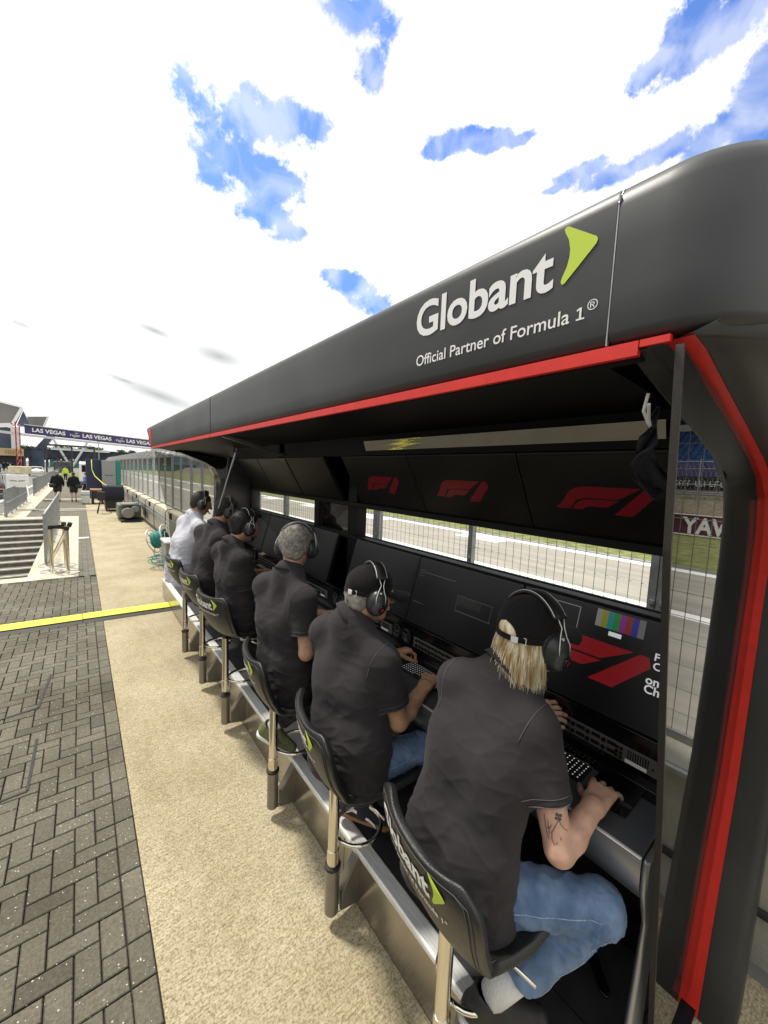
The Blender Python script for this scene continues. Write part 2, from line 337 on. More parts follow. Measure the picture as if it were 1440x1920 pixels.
def nets(F, lo, h):
    s = F < 0; nx, ny, nz_ = F.shape
    cnt = np.zeros((nx - 1, ny - 1, nz_ - 1), np.int8)
    for dx in (0, 1):
        for dy in (0, 1):
            for dz in (0, 1): cnt += s[dx:nx - 1 + dx, dy:ny - 1 + dy, dz:nz_ - 1 + dz]
    idx = np.argwhere((cnt > 0) & (cnt < 8)); ID = np.full(cnt.shape, -1, np.int64); ID[tuple(idx.T)] = np.arange(len(idx))
    cor = [(dx, dy, dz) for dx in (0, 1) for dy in (0, 1) for dz in (0, 1)]
    val = np.stack([F[idx[:, 0] + c[0], idx[:, 1] + c[1], idx[:, 2] + c[2]] for c in cor], 1)
    acc = np.zeros((len(idx), 3)); num = np.zeros(len(idx))
    for i, ci in enumerate(cor):
        for j, cj in enumerate(cor):
            if j > i and sum(abs(p - q) for p, q in zip(ci, cj)) == 1:
                a, b = val[:, i], val[:, j]; m = (a < 0) != (b < 0); t = np.where(m, a / np.where(m, a - b, 1), 0)
                P = np.array(ci) + t[:, None] * (np.array(cj) - np.array(ci)); acc += P * m[:, None]; num += m
    V = lo + h * (idx + acc / num[:, None]); Fs = []
    for ax in range(3):
        o1, o2 = [(1, 2), (2, 0), (0, 1)][ax]
        sa = [slice(None)] * 3; sb = [slice(None)] * 3; sa[ax] = slice(0, -1); sb[ax] = slice(1, None)
        A, B = s[tuple(sa)], s[tuple(sb)]; e = np.argwhere(A != B); e = e[(e[:, o1] > 0) & (e[:, o2] > 0) & (e[:, o1] < F.shape[o1] - 1) & (e[:, o2] < F.shape[o2] - 1)]
        ins = A[tuple(e.T)]
        def cid(da, db):
            q = e.copy(); q[:, o1] -= da; q[:, o2] -= db; return ID[tuple(q.T)]
        q = np.stack([cid(1, 1), cid(0, 1), cid(0, 0), cid(1, 0)], 1); q[~ins] = q[~ins][:, ::-1]; Fs.append(q)
    return V, np.concatenate(Fs)
def vnormals(V, Fc):
    n = np.zeros_like(V); a = np.cross(V[Fc[:, 2]] - V[Fc[:, 0]], V[Fc[:, 3]] - V[Fc[:, 1]])
    for k in range(4): np.add.at(n, Fc[:, k], a)
    return n / (np.linalg.norm(n, axis=1)[:, None] + 1e-12)
def meshobj(name, V, Fc, m, parent=None, smooth=True, attrs=None):
    me = bpy.data.meshes.new(name); L = Vector((0, 0, 0)); q = parent
    while q: L += q.location; q = q.parent
    V = V - np.array(L); Fc = np.asarray(Fc)
    me.vertices.add(len(V)); me.vertices.foreach_set('co', V.ravel().astype(np.float32))
    k = Fc.shape[1]; me.loops.add(len(Fc) * k); me.loops.foreach_set('vertex_index', Fc.ravel().astype(np.int32))
    me.polygons.add(len(Fc)); me.polygons.foreach_set('loop_start', (np.arange(len(Fc)) * k).astype(np.int32))
    me.polygons.foreach_set('use_smooth', [smooth] * len(Fc)); me.update(calc_edges=True); me.validate()
    me.materials.append(m); o = bpy.data.objects.new(name, me)
    return link(o, parent)
# ------------------------------------------------------------------ ground
def nodes_of(m): return m.node_tree, m.node_tree.nodes['Principled BSDF']
def concrete_slab_mat():
    m = bpy.data.materials.new('broomed_concrete'); m.use_nodes = True; n, b = nodes_of(m); L = n.links.new; N = n.nodes.new
    t = N('ShaderNodeTexCoord'); b.inputs['Roughness'].default_value = 0.9; b.inputs['Specular IOR Level'].default_value = 0.25
    def noise(scale, det=4, st=None, rough=.5):
        q = N('ShaderNodeTexNoise'); q.inputs['Scale'].default_value = scale; q.inputs['Detail'].default_value = det; q.inputs['Roughness'].default_value = rough
        if st: mp = N('ShaderNodeMapping'); mp.inputs['Scale'].default_value = st; mp.inputs['Rotation'].default_value = (0, 0, R(-14)); L(t.outputs['Object'], mp.inputs[0]); L(mp.outputs[0], q.inputs['Vector'])
        else: L(t.outputs['Object'], q.inputs['Vector'])
        return q.outputs['Fac']
    big = noise(1.3, 8); fine = noise(260, 3); mid = noise(95, 3, None, .7); broom = noise(22, 4, (0.7, 7, 1), .65); worn = noise(2.2, 6)
    def ramp(f, p0, c0, p1, c1):
        r = N('ShaderNodeValToRGB'); L(f, r.inputs[0]); e = r.color_ramp.elements; e[0].position = p0; e[1].position = p1; e[0].color = (*c0, 1); e[1].color = (*c1, 1); return r.outputs[0]
    def mixc(bt, fac, a, c):
        q = N('ShaderNodeMix'); q.data_type = 'RGBA'; q.blend_type = bt
        if isinstance(fac, float): q.inputs['Factor'].default_value = fac
        else: L(fac, q.inputs['Factor'])
        L(a, q.inputs[6]); L(c, q.inputs[7]); return q.outputs[2]
    base = ramp(big, .32, (0.41, 0.35, 0.225), .68, (0.54, 0.475, 0.33))
    c = mixc('MULTIPLY', .8, base, ramp(broom, .38, (0.70, 0.68, 0.63), .62, (1.12, 1.12, 1.12)))
    c = mixc('MULTIPLY', 1.0, c, ramp(mid, .36, (0.56, 0.53, 0.47), .56, (1.12, 1.12, 1.12)))
    vo = N('ShaderNodeTexVoronoi'); vo.inputs['Scale'].default_value = 120; L(t.outputs['Object'], vo.inputs['Vector'])
    c = mixc('MIX', ramp(vo.outputs['Distance'], .1, (.5, .5, .5), .34, (0, 0, 0)), c, ramp(fine, .4, (0.32, 0.26, 0.17), .6, (0.8, 0.74, 0.6)))
    c = mixc('MULTIPLY', .45, c, ramp(noise(3.5, 9, (1.2, .35, 1), .65), .3, (0.74, 0.72, 0.67), .5, (1.0, 1.0, 1.0)))
    L(c, b.inputs['Base Color'])
    bp = N('ShaderNodeBump'); bp.inputs['Strength'].default_value = .5; bp.inputs['Distance'].default_value = .006
    ad = N('ShaderNodeMath'); ad.operation = 'ADD'; L(mid, ad.inputs[0]); L(broom, ad.inputs[1]); L(ad.outputs[0], bp.inputs['Height']); L(bp.outputs[0], b.inputs['Normal'])
    return m
def paver_mat():
    m = bpy.data.materials.new('grey_pavers'); m.use_nodes = True; n, b = nodes_of(m); L = n.links.new; N = n.nodes.new
    t = N('ShaderNodeTexCoord'); at = N('ShaderNodeAttribute'); at.attribute_name = 'tint'; b.inputs['Roughness'].default_value = 0.85; b.inputs['Specular IOR Level'].default_value = 0.3
    def noise(scale, det=4, ro=.5):
        q = N('ShaderNodeTexNoise'); q.inputs['Scale'].default_value = scale; q.inputs['Detail'].default_value = det; q.inputs['Roughness'].default_value = ro; L(t.outputs['Object'], q.inputs['Vector']); return q.outputs['Fac']
    r = N('ShaderNodeValToRGB'); L(noise(70, 5, .7), r.inputs[0]); e = r.color_ramp.elements; e[0].position = .33; e[1].position = .66; e[0].color = (0.10, 0.092, 0.072, 1); e[1].color = (0.19, 0.175, 0.14, 1)
    mu = N('ShaderNodeMix'); mu.data_type = 'RGBA'; mu.blend_type = 'MULTIPLY'; mu.inputs['Factor'].default_value = 1; L(r.outputs[0], mu.inputs[6]); L(at.outputs['Color'], mu.inputs[7])
    r2 = N('ShaderNodeValToRGB'); L(noise(1.2, 6), r2.inputs[0]); e = r2.color_ramp.elements; e[0].position = .35; e[1].position = .65; e[0].color = (0.72, 0.7, 0.64, 1); e[1].color = (1.15, 1.15, 1.12, 1)
    m3_ = N('ShaderNodeMix'); m3_.data_type = 'RGBA'; m3_.blend_type = 'MULTIPLY'; m3_.inputs['Factor'].default_value = 1; L(mu.outputs[2], m3_.inputs[6]); L(r2.outputs[0], m3_.inputs[7])
    vo = N('ShaderNodeTexVoronoi'); vo.inputs['Scale'].default_value = 85; vo.inputs['Randomness'].default_value = 1; L(t.outputs['Object'], vo.inputs['Vector'])
    sp = N('ShaderNodeMath'); sp.operation = 'LESS_THAN'; L(vo.outputs['Distance'], sp.inputs[0])
    # only some of the flecks are white quartz
    gt = N('ShaderNodeSeparateColor'); L(vo.outputs['Color'], gt.inputs[0]); th = N('ShaderNodeMapRange'); L(gt.outputs[0], th.inputs['Value']); th.inputs['From Min'].default_value = .80; th.inputs['From Max'].default_value = 1; th.inputs['To Min'].default_value = 0; th.inputs['To Max'].default_value = .3
    L(th.outputs[0], sp.inputs[1])
    m4 = N('ShaderNodeMix'); m4.data_type = 'RGBA'; L(sp.outputs[0], m4.inputs['Factor']); L(m3_.outputs[2], m4.inputs[6]); m4.inputs[7].default_value = (0.62, 0.6, 0.52, 1)
    L(m4.outputs[2], b.inputs['Base Color'])
    bp = N('ShaderNodeBump'); bp.inputs['Strength'].default_value = .45; bp.inputs['Distance'].default_value = .005; L(noise(150, 4, .7), bp.inputs['Height']); L(bp.outputs[0], b.inputs['Normal'])
    return m
M['slab'] = concrete_slab_mat(); M['paver'] = paver_mat()
M['joint'] = mat('joint_sand', (0.05, 0.044, 0.032), 0.95, bump=.4, bscale=120)
M['asphalt'] = mat('asphalt', (0.16, 0.155, 0.14), 0.9, 0, col2=(0.22, 0.215, 0.195), vscale=2, bump=.3, bscale=90, det=10)
M['track'] = mat('track_asphalt', (0.27, 0.255, 0.215), 0.9, 0, col2=(0.37, 0.345, 0.29), vscale=1.4, stretch=(2.2, .25, 1), det=12, bump=.2, bscale=120)
M['grass'] = mat('grass', (0.10, 0.12, 0.03), 0.9, 0, col2=(0.24, 0.25, 0.08), vscale=2.5, bump=1.0, bscale=30, det=12)
M['line'] = mat('white_line', (0.85, 0.85, 0.82), 0.7, var=.06, vscale=6)
M['curbgrey'] = mat('kerb_grey', (0.2, 0.2, 0.19), 0.8)
M['border'] = mat('border_concrete', (0.52, 0.46, 0.33), 0.9, 0, col2=(0.66, 0.6, 0.46), vscale=3, bump=.3, bscale=60, det=9)
def sheet(mb, x0, x1, y0, y1, z): return mb.add([(x0, y0, z), (x1, y0, z), (x1, y1, z), (x0, y1, z)], [(0, 1, 2, 3)])
# base ground with an opening for the stairwell
PX0, PX1, PY0, PY1 = -5.0, -.86, 10.15, 20.5
g = MB()
for (a, b_, c_, d) in [(-1500, 1500, -800, PY0), (-1500, PX0, PY0, PY1), (PX1, 1500, PY0, PY1), (-1500, 1500, PY1, 2500)]: sheet(g, a, b_, c_, d, -0.03)
struct('ground', g, M['asphalt'])
# concrete walkway along the pit wall
g = MB(); sheet(g, 0.222, 2.45, -3, 78, -0.008); struct('walkway', g, M['slab'])
g = MB()
for yj in (16.4, 24.5, 33): g.box((0.225, yj - .006, -0.0078), (2.1, yj + .006, -0.0055))
struct('walkway_joint', g, M['joint'])
# paving bed, pavers in herringbone as real blocks with open joints
g = MB(); sheet(g, -4.2, 0.222, -3, PY0, -0.022); sheet(g, PX1, 0.222, PY0, PY1, -0.022); struct('paving_bed', g, M['joint'])
def paver_blocks():
    V = []; F = []; T = []
    def brick(x0, x1, y0, y1):
        o = len(V); g_ = .003; c = .004; z = random.uniform(-.0012, .0012) - .002; x0 += g_; x1 -= g_; y0 += g_; y1 -= g_
        dx, dy = random.uniform(-.0012, .0012), random.uniform(-.0012, .0012)
        for (a, b_, zz) in ((0, 0, -.024), (c, c, z)):
            V.extend([(x0 + a + dx, y0 + a + dy, zz if a == 0 else z), (x1 - a + dx, y0 + a + dy, zz if a == 0 else z), (x1 - a + dx, y1 - a + dy, zz if a == 0 else z), (x0 + a + dx, y1 - a + dy, zz if a == 0 else z)])
        # middle ring
        for (x, y) in ((x0, y0), (x1, y0), (x1, y1), (x0, y1)): V.append((x + dx, y + dy, z - .004))
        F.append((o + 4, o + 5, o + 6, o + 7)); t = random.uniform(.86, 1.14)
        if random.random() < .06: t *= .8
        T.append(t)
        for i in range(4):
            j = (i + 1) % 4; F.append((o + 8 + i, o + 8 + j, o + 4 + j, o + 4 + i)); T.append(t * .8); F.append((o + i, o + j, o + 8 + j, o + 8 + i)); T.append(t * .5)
    w = .1; X1 = .120
    for k in range(int((PY0 - .4) / .2) + 6):                       # straight edging course
        y = -.6 + k * .2
        if y + .2 < PY0 - .35: brick(X1, X1 + w, y, y + .2)
    for i in range(-40, 0):
        for j in range(-6, 98):
            d = (i - j) % 4; x = X1 + i * w; y = j * w
            if y + .2 > PY0 - .33: continue
            if d == 0:
                brick(x, min(x + .2, X1), y, y + w)
            elif d == 3: brick(x, x + w, y, y + .2)
            elif d == 1 and i == -40: pass
    me = bpy.data.meshes.new('paving'); me.from_pydata(V, [], F); ca = me.color_attributes.new('tint', 'FLOAT_COLOR', 'CORNER')
    cols = []
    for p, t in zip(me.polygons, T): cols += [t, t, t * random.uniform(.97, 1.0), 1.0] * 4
    ca.data.foreach_set('color', cols); me.materials.append(M['paver']); o = bpy.data.objects.new('paving', me); link(o); o['kind'] = 'structure'
paver_blocks()
def brick_mat(name):
    m = bpy.data.materials.new(name); m.use_nodes = True; n, b = nodes_of(m); t = n.nodes.new('ShaderNodeTexCoord'); q = n.nodes.new('ShaderNodeTexBrick')
    q.inputs['Scale'].default_value = 1; q.inputs['Brick Width'].default_value = .2; q.inputs['Row Height'].default_value = .1; q.inputs['Mortar Size'].default_value = .006
    q.inputs['Color1'].default_value = (0.13, 0.12, 0.09, 1); q.inputs['Color2'].default_value = (0.2, 0.18, 0.14, 1); q.inputs['Mortar'].default_value = (0.03, 0.03, 0.02, 1)
    n.links.new(t.outputs['Object'], q.inputs['Vector']); n.links.new(q.outputs['Color'], b.inputs['Base Color']); b.inputs['Roughness'].default_value = .9; return m
M['farpave'] = brick_mat('far_pavers')
g = MB(); sheet(g, -.07, .222, PY0 - .35, PY1 + .5, -.004); sheet(g, -1.75, .222, PY1 + .5, 60, -.004); sheet(g, -4.2, -3.9, -3, PY0 - .35, -.004); struct('far_paving', g, M['farpave'])
# pale concrete surround of the stairwell, then cross strips further on
g = MB(); g.box((-5, PY0 - .35, -.02), (-.07, PY0, .004)); g.box((PX1, PY0 + .001, -.02), (-.071, PY1 + .5, .006)); g.box((-5, PY1, -.02), (PX1 - .001, PY1 + .55, .008)); g.box((-2.6, PY1 + .56, -.02), (-1.76, 60, .004))
g.box((-2.2, 24.2, -.02), (1.9, 24.45, .006)); g.box((-1.7, 30.6, -.02), (2.1, 31.2, .006)); struct('kerb', g, M['border'])
g = MB(); g.box((-1.7, 29.0, -.02), (-.95, 32.0, -.001)); struct('dark_step', g, M['joint'])
# stairwell: side walls, steps with pale nosings
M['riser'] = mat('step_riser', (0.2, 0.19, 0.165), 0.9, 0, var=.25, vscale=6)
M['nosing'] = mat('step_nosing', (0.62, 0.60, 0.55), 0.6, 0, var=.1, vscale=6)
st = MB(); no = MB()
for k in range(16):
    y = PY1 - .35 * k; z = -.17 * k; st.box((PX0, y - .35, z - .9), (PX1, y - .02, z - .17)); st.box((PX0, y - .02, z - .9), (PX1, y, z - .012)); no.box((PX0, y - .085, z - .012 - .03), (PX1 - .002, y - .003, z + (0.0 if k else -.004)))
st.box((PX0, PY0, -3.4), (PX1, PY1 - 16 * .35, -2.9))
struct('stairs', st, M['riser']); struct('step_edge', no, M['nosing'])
g = MB(); g.box((PX1, PY0 + .003, -3.4), (PX1 + .2, PY1 - .003, -.021)); g.box((PX0, PY0 - .2, -3.4), (PX1 + .2, PY0 + .002, -.0215)); g.box((PX0 - .2, PY0, -3.4), (PX0, PY1, -.021)); struct('stairwell_wall', g, M['border'])
# race track, lines, kerb, grass
g = MB(); sheet(g, 2.75, 13.2, -60, 400, -.012); struct('track', g, M['track'])
g = MB(); sheet(g, 8.35, 8.75, -60, 400, -.008); sheet(g, 12.9, 13.35, -60, 400, -.0075); struct('track_line', g, M['line'])
g = MB()
for k in range(10): x0 = 9.9; sheet(g, 12.0, 12.9, 1.2 + 8 * k * .9, 3.2 + 8 * k * .9, -.0078)
struct('grid_box', g, M['line'])
g = MB(); sheet(g, 13.35, 13.9, -60, 400, -.0085); struct('kerb_strip', g, M['curbgrey'])
g = MB(); sheet(g, 13.9, 34, -60, 400, -.006); struct('verge', g, M['grass'])
g = MB(); g.add([(34, -60, 0), (34, 400, 0), (40, 400, 1.9), (40, -60, 1.9), (41, -60, 1.9), (41, 400, 1.9)], [(0, 1, 2, 3), (3, 2, 5, 4)]); struct('bank', g, mat('earth_bank', (0.13, 0.11, 0.075), .95, 0, col2=(0.22, 0.19, 0.13), vscale=3, det=10))
# pit lane on the left
g = MB(); sheet(g, -12, -3.1, 20.5 + .56, 400, -.014); struct('pit_lane', g, M['asphalt'])
g = MB(); sheet(g, -3.5, -3.38, 21.2, 400, -.01); sheet(g, -9.1, -8.95, 21.2, 400, -.01); struct('pit_lane_line', g, M['line'])
# ------------------------------------------------------------------ the pit wall stand
stand = thing('pit_wall_stand', 'long dark grey canopied stand with red trim, screens and desk beside the walkway', 'pit wall stand', (1.6, 4.0, 0))
XF, ZT, ZB = 1.0, 3.0, 2.63; YN, YF = 0.40, 7.9
def front_face(name, y0, y1, y1t=None):
    g = MB(); y1t = y1t or y1; r = .05; ang = [(0, 0)]
    prof = [(XF + .02, ZB - .0), (XF + .004, ZB + .012), (XF, ZB + .03)] + [(XF, ZB + .03 + t * (ZT - r - ZB - .03)) for t in (.25, .5, .75, 1)] + [(XF + r * (1 - math.cos(a)), ZT - r + r * math.sin(a)) for a in (.35, .7, 1.05, 1.35, math.pi / 2)] + [(XF + .6, ZT + .01), (XF + 1.2, ZT - .1), (2.24, ZT - .25), (2.36, ZT - .42), (2.38, 2.3)]
    n = 24
    P = np.array([[(x, y0 + (y1 + (y1t - y1) * (z - ZB) / (ZT - ZB) - y0) * i / n, z) for (x, z) in prof] for i in range(n + 1)])
    g.grid(P); return obj(name, g, M['canopy'], stand, smooth=True)
canopy = front_face('canopy', .433, 3.99)
canopy_far = front_face('canopy', 4.01, YF, YF + .52)
# near rounded corner of the canopy, swept round in plan
NRM_PROF = [(0, 0.0), (.0, .012), (.0, .03), (.0, .12), (.0, .2), (.0, .27), (.0, .32)]
g = MB(); rows = []
pl = [(XF, .427, 0), (XF, .38, 0), (XF, .335, 0)] + [(XF + .2 * (1 - math.cos(a)), .33 - .2 * math.sin(a), a) for a in np.linspace(0.05, math.pi / 2, 12)] + [(1.24, .129, math.pi / 2), (1.5, .128, math.pi / 2), (1.93, .127, math.pi / 2), (2.2, .126, math.pi / 2), (2.45, .126, math.pi / 2)]
for (x, y, a) in pl:
    nx_, ny_ = math.cos(a), math.sin(a)           # inward is (+nx, +ny)
    col = []
    for d, z in [(.03, ZB - .0), (.004, ZB + .012), (0, ZB + .03), (0, ZB + .12), (0, ZB + .22), (0, ZT - .06), (.006, ZT - .035), (.02, ZT - .012), (.045, ZT - .001), (.12, ZT + .004), (.3, ZT + .008)]:
        # past the lip the lower edge follows the opening downwards
        dz = 0 if x < 1.2 or z > ZT - .07 else -(min(x, 1.93) - 1.2) * .22 - max(0, x - 1.93) * .5
        f = 1 - max(0, (z - ZB)) / (ZT - ZB)
        col.append((x + nx_ * d, y + ny_ * d, z + dz * f - (max(0, x - 1.93) * .6 if z > ZT - .07 else 0)))
    rows.append(col)
g.grid(np.array(rows)); obj('canopy_corner', g, M['canopy'], stand, smooth=True)
g = MB(); g.box((XF - .0006, .4285, ZB), (XF + .01, .4315, ZT - .03)); g.tube([(XF - .001, .43, ZT - .05), (XF + .02, .43, ZT - .01), (XF + .2, .43, ZT + .004)], .002, 6); obj('sealant_joint', g, M['galv'], stand)
# end portals: C-shaped frames swept along the opening profile
PATH = [(XF + .006, .258, 2.617), (1.106, .257, 2.606), (1.297, .256, 2.562), (1.597, .255, 2.498), (1.96, .254, 2.417), (2.15, .252, 2.36), (2.28, .25, 2.27), (2.35, .249, 2.13), (2.375, .247, 1.93), (2.35, .246, 1.52), (2.312, .244, 1.0), (2.178, .242, .48), (2.05, .24, -.03)]
OUT = [(1.16, 2.8), (1.22, 2.88), (1.34, 2.93), (1.6, 2.9), (1.96, 2.85), (2.2, 2.78), (2.38, 2.66), (2.47, 2.45), (2.50, 2.2), (2.49, 1.53), (2.46, 1.0), (2.36, .48), (2.27, -.03)]
def off(d):      # path pushed d metres towards the opening
    o = []
    for i, (x, y, z) in enumerate(PATH):
        a, b = PATH[max(i - 1, 0)], PATH[min(i + 1, len(PATH) - 1)]; tx, tz = b[0] - a[0], b[2] - a[2]; L = math.hypot(tx, tz); o.append((x + tz / L * d, y, z - tx / L * d))
    return o
def sweep(name, rows_, m, smooth=True, solid=0):
    if name == 'end_frame': rows_ = [[(x, max(y, .334 - math.sqrt(max(0, .04 - (1.2 - x) ** 2))) if x < 1.2 else y, z) for x, y, z in r_] for r_ in rows_]
    g = MB(); g.grid(np.array(rows_)); o = obj(name, g, m, stand, smooth=smooth)
    if solid: md = o.modifiers.new('s', 'SOLIDIFY'); md.thickness = solid; md.offset = 0
    return o
def lerp(a, b, t): return a + (b - a) * t
# dark body: inner reveal towards the end, rounded on to the end face
sweep('end_frame', [[(p[0], p[1], p[2]), (p[0] + .001, .165, p[2] + .001), (lerp(p[0], q[0], .05), .143, lerp(p[2], q[1], .05)), (lerp(p[0], q[0], .16), .130, lerp(p[2], q[1], .16)), (lerp(p[0], q[0], .4), .1275, lerp(p[2], q[1], .4)), (lerp(p[0], q[0], .85), .1275, lerp(p[2], q[1], .85)), (q[0], .16, q[1]), (q[0], .5, q[1])] for p, q in zip(PATH, OUT)], M['canopy'])
sweep('red_trim', [[(a[0], a[1] + .001, a[2]), (b[0], a[1] + .0560, b[2])] for a, b in zip(off(.001), off(.003))], M['red'], smooth=False)
sweep('inner_frame', [[(a[0], a[1] + .0575, a[2]), (b[0], .310, b[2]), (c[0], .316, c[2]), (c[0], .338, c[2]), (d[0], .344, d[2]), (d[0], .385, d[2]), (a[0], .40, a[2]), (e[0], .41, e[2])] for a, b, c, d, e in zip(off(-.002), off(.004), off(.006), off(.010), off(-.1))], M['canopy_in'], smooth=False)
g = MB(); g.bar((2.34, .40, 2.20), (2.30, .41, 2.10), .03, .07, up=(0, 1, 0)); obj('clamp', g, M['silver'], stand, bevel=.004)
# red trim under the canopy lip
g = MB(); g.box((XF - .002, .36, 2.594), (XF + .016, 3.99, 2.6265)); g.box((XF - .002, 4.01, 2.594), (XF + .016, YF - .0, 2.6265)); g.box((XF - .002, .30, 2.611), (XF + .016, .357, 2.6265))
obj('red_trim', g, M['red'], stand)
g = MB(); g.box((XF + .017, .36, 2.59), (XF + .05, YF, 2.598)); obj('lip', g, M['black'], stand)
# ceiling, sloping back
g = MB()
for (y0, y1) in ((.45, 3.68), (3.74, YF - .12)): g.add([(XF + .02, y0, 2.60), (1.62, y0, 2.575), (2.24, y0, 2.50), (2.24, y1, 2.50), (1.62, y1, 2.575), (XF + .02, y1, 2.60)], [(0, 1, 4, 5), (1, 2, 3, 4)])
obj('ceiling', g, M['black'], stand)
g = MB(); g.bar((XF + .03, 3.69, 2.598), (2.24, 3.69, 2.30), .03, .03); g.bar((XF + .03, 3.745, 2.598), (2.24, 3.745, 2.30), .012, .02); obj('ceiling_bar', g, M['silver'], stand, bevel=.003)
g = MB(); g.add([(1.60, .46, 2.466), (1.60, 2.25, 2.466), (1.577, 2.25, 2.530), (1.577, .46, 2.530)], [(0, 1, 2, 3)]); obj('polished_strip', g, M['mirror'], stand)
g = MB(); g.box((1.61, .45, 2.435), (1.70, 3.66, 2.57)); g.box((1.61, 3.78, 2.435), (1.7, 5.3, 2.57)); obj('upper_beam', g, M['black'], stand)
# back posts between screens, window rails
g = MB()
for y, w_ in ((.315, .015), (2.76, .065), (3.39, .05), (5.26, .04)): g.box((1.84, y - w_, 1.1), (1.95, y + w_, 2.5))
g.box((1.82, .42, 2.022), (1.9, 5.3, 2.06)); g.box((1.81, .42, 1.745), (1.88, 5.3, 1.775)); g.box((1.96, .45, 2.04), (1.98, 5.3, 2.5)); g.box((1.96, .45, 1.1), (1.98, 5.3, 1.76))
obj('screen_frame', g, M['black'], stand, bevel=.004)
g = MB(); g.prism([(1.42, 1.14), (1.95, 1.14), (1.99, 2.40), (1.55, 2.46)], (0, 5.30, 0), (1, 0, 0), (0, 0, 1), (0, .03, 0)); obj('side_panel', g, M['canopy_in'], stand, bevel=.01)
g = MB(); g.box((1.86, 2.83, 1.776), (1.866, 3.335, 2.02)); obj('window_pane', g, M['pane'], stand)
# screens
UA, UB = np.array((1.62, 0, 2.43)), np.array((1.84, 0, 2.055)); LA, LB = np.array((1.80, 0, 1.765)), np.array((1.68, 0, 1.345))
def screen(y0, y1, A, B, name='monitor', logo=None):
    d = B - A; Lh = np.linalg.norm(d); d = d / Lh; n = np.cross(d, (0, -1, 0)); n = n / np.linalg.norm(n)
    if n[0] > 0: n = -n
    s = MB(); c = (A + B) / 2 + np.array((0, (y0 + y1) / 2, 0)); s.obox(c - n * .02, np.array((0, (y1 - y0) / 2 - .003, 0)), d * Lh / 2, n * .02)
    o = obj(name, s, M['bezel'], stand, bevel=.006)
    p = MB(); p.obox(c + n * .0012, np.array((0, (y1 - y0) / 2 - .014, 0)), d * (Lh / 2 - .014), n * .001); obj('panel', p, M['screen'], o)
    fn = lambda a, b: (B if A is LA else B) + np.array((0, y1 - a, 0)) - d * b + n * .0026      # a from the viewer's left, b up from the bottom
    return o, fn
M['f1dim'] = mat('dim_red_logo', (0.05, 0.004, 0.006), .3, emit=(0.30, 0.01, 0.022), estr=.12)
M['f1red'] = mat('red_logo', (0.05, 0.004, 0.006), .3, emit=(0.42, 0.014, 0.02), estr=.24)
M['uigrey'] = mat('ui_grey', (0.02, 0.02, 0.02), .3, emit=(0.3, 0.3, 0.3), estr=.35)
M['uidark'] = mat('ui_dark', (0.004, 0.004, 0.006), .35)
M['uiwhite'] = mat('ui_white', (0.02, 0.02, 0.02), .3, emit=(0.6, 0.6, 0.6), estr=.7)
YS = [.288, 1.065, 1.842, 2.619]
for i in range(3):
    o, fn = screen(YS[i], YS[i + 1], UA, UB)
    g = MB()
    if i == 0: ax, sx, by = 1.065 - .912, .40, .152
    elif i == 1: ax, sx, by = 1.842 - 1.69, .41, .152
    else: ax, sx, by = 2.619 - 2.44, .42, .152
    for P_ in (F1A, F1B, F1C): poly_mb(g, P_, fn, sx, .125, ax, by)
    obj('logo', g, M['f1dim'], o, fixn=False)
    o, fn = screen(YS[i], YS[i + 1], LA, LB)
    if i == 0:
        g = MB()
        for P_ in (F1A, F1B, F1C): poly_mb(g, P_, fn, .54, .155, 1.065 - 1.02, .14)
        obj('logo', g, M['f1red'], o, fixn=False)
        cols = [(.35, .35, .3), (.35, .33, .02), (.02, .3, .3), (.02, .3, .03), (.3, .03, .3), (.3, .03, .02), (.03, .03, .35), (.2, .2, .2)]
        for j, c in enumerate(cols):
            g = MB(); x0 = 1.065 - .70 + j * .0235; poly_mb(g, [(0, 0), (1, 0), (1, 1), (0, 1)], fn, .0235, .075, x0, .348); obj('colour_bar', g, mat('bar', (.01, .01, .01), .3, emit=c, estr=.32), o, fixn=False)
        g = MB(); poly_mb(g, [(0, 0), (1, 0), (1, 1), (0, 1)], fn, .05, .018, 1.065 - .64, .322); obj('colour_bar', g, M['uiwhite'], o, fixn=False)
        g = MB()
        for (x0, y0, w_, h_) in ((.03, .404, .265, .004), (.291, .30, .004, .105)): poly_mb(g, [(0, 0), (1, 0), (1, 1), (0, 1)], fn, w_, h_, x0, y0)
        obj('frame_line', g, M['uigrey'], o, fixn=False)
        for w_, x_, y_, z_ in (('on', .478, .19, .045), ('Ch', .478, .155, .045), ('F', .463, .285, .04), ('C', .463, .25, .04)): text('writing', w_, M['uiwhite'], o, lambda a, b: fn(1.065 - x_ + a, y_ + b), size=z_, bold=.02)
    if i == 1:
        g = MB()
        for (x0, y0, w_, h_) in ((.08, .12, .26, .17),): poly_mb(g, [(0, 0), (1, 0), (1, 1), (0, 1)], fn, w_, h_, x0, y0)
        obj('window_box', g, M['uidark'], o, fixn=False)
        g = MB()
        for (x0, y0, w_, h_) in ((.03, .30, .05, .003), (.03, .285, .05, .003), (.03, .265, .04, .003), (.08, .292, .26, .003), (.38, .22, .25, .002), (.38, .13, .002, .09), (.62, .13, .002, .09), (.38, .13, .25, .003), (.03, .09, .1, .003)): poly_mb(g, [(0, 0), (1, 0), (1, 1), (0, 1)], fn, w_, h_, x0, y0 + .05)
        for k in range(14): poly_mb(g, [(0, 0), (1, 0), (1, 1), (0, 1)], fn, .0015, .05, .39 + k * .012, .22)
        obj('window_line', g, mat('ui_faint', (.02, .02, .02), .3, emit=(.2, .2, .16), estr=.25), o, fixn=False)
for (y0, y1) in ((2.9, 3.67), (3.68, 4.45), (4.455, 5.22)):
    screen(y0, y1, UA, UB); screen(y0, y1, LA, LB)
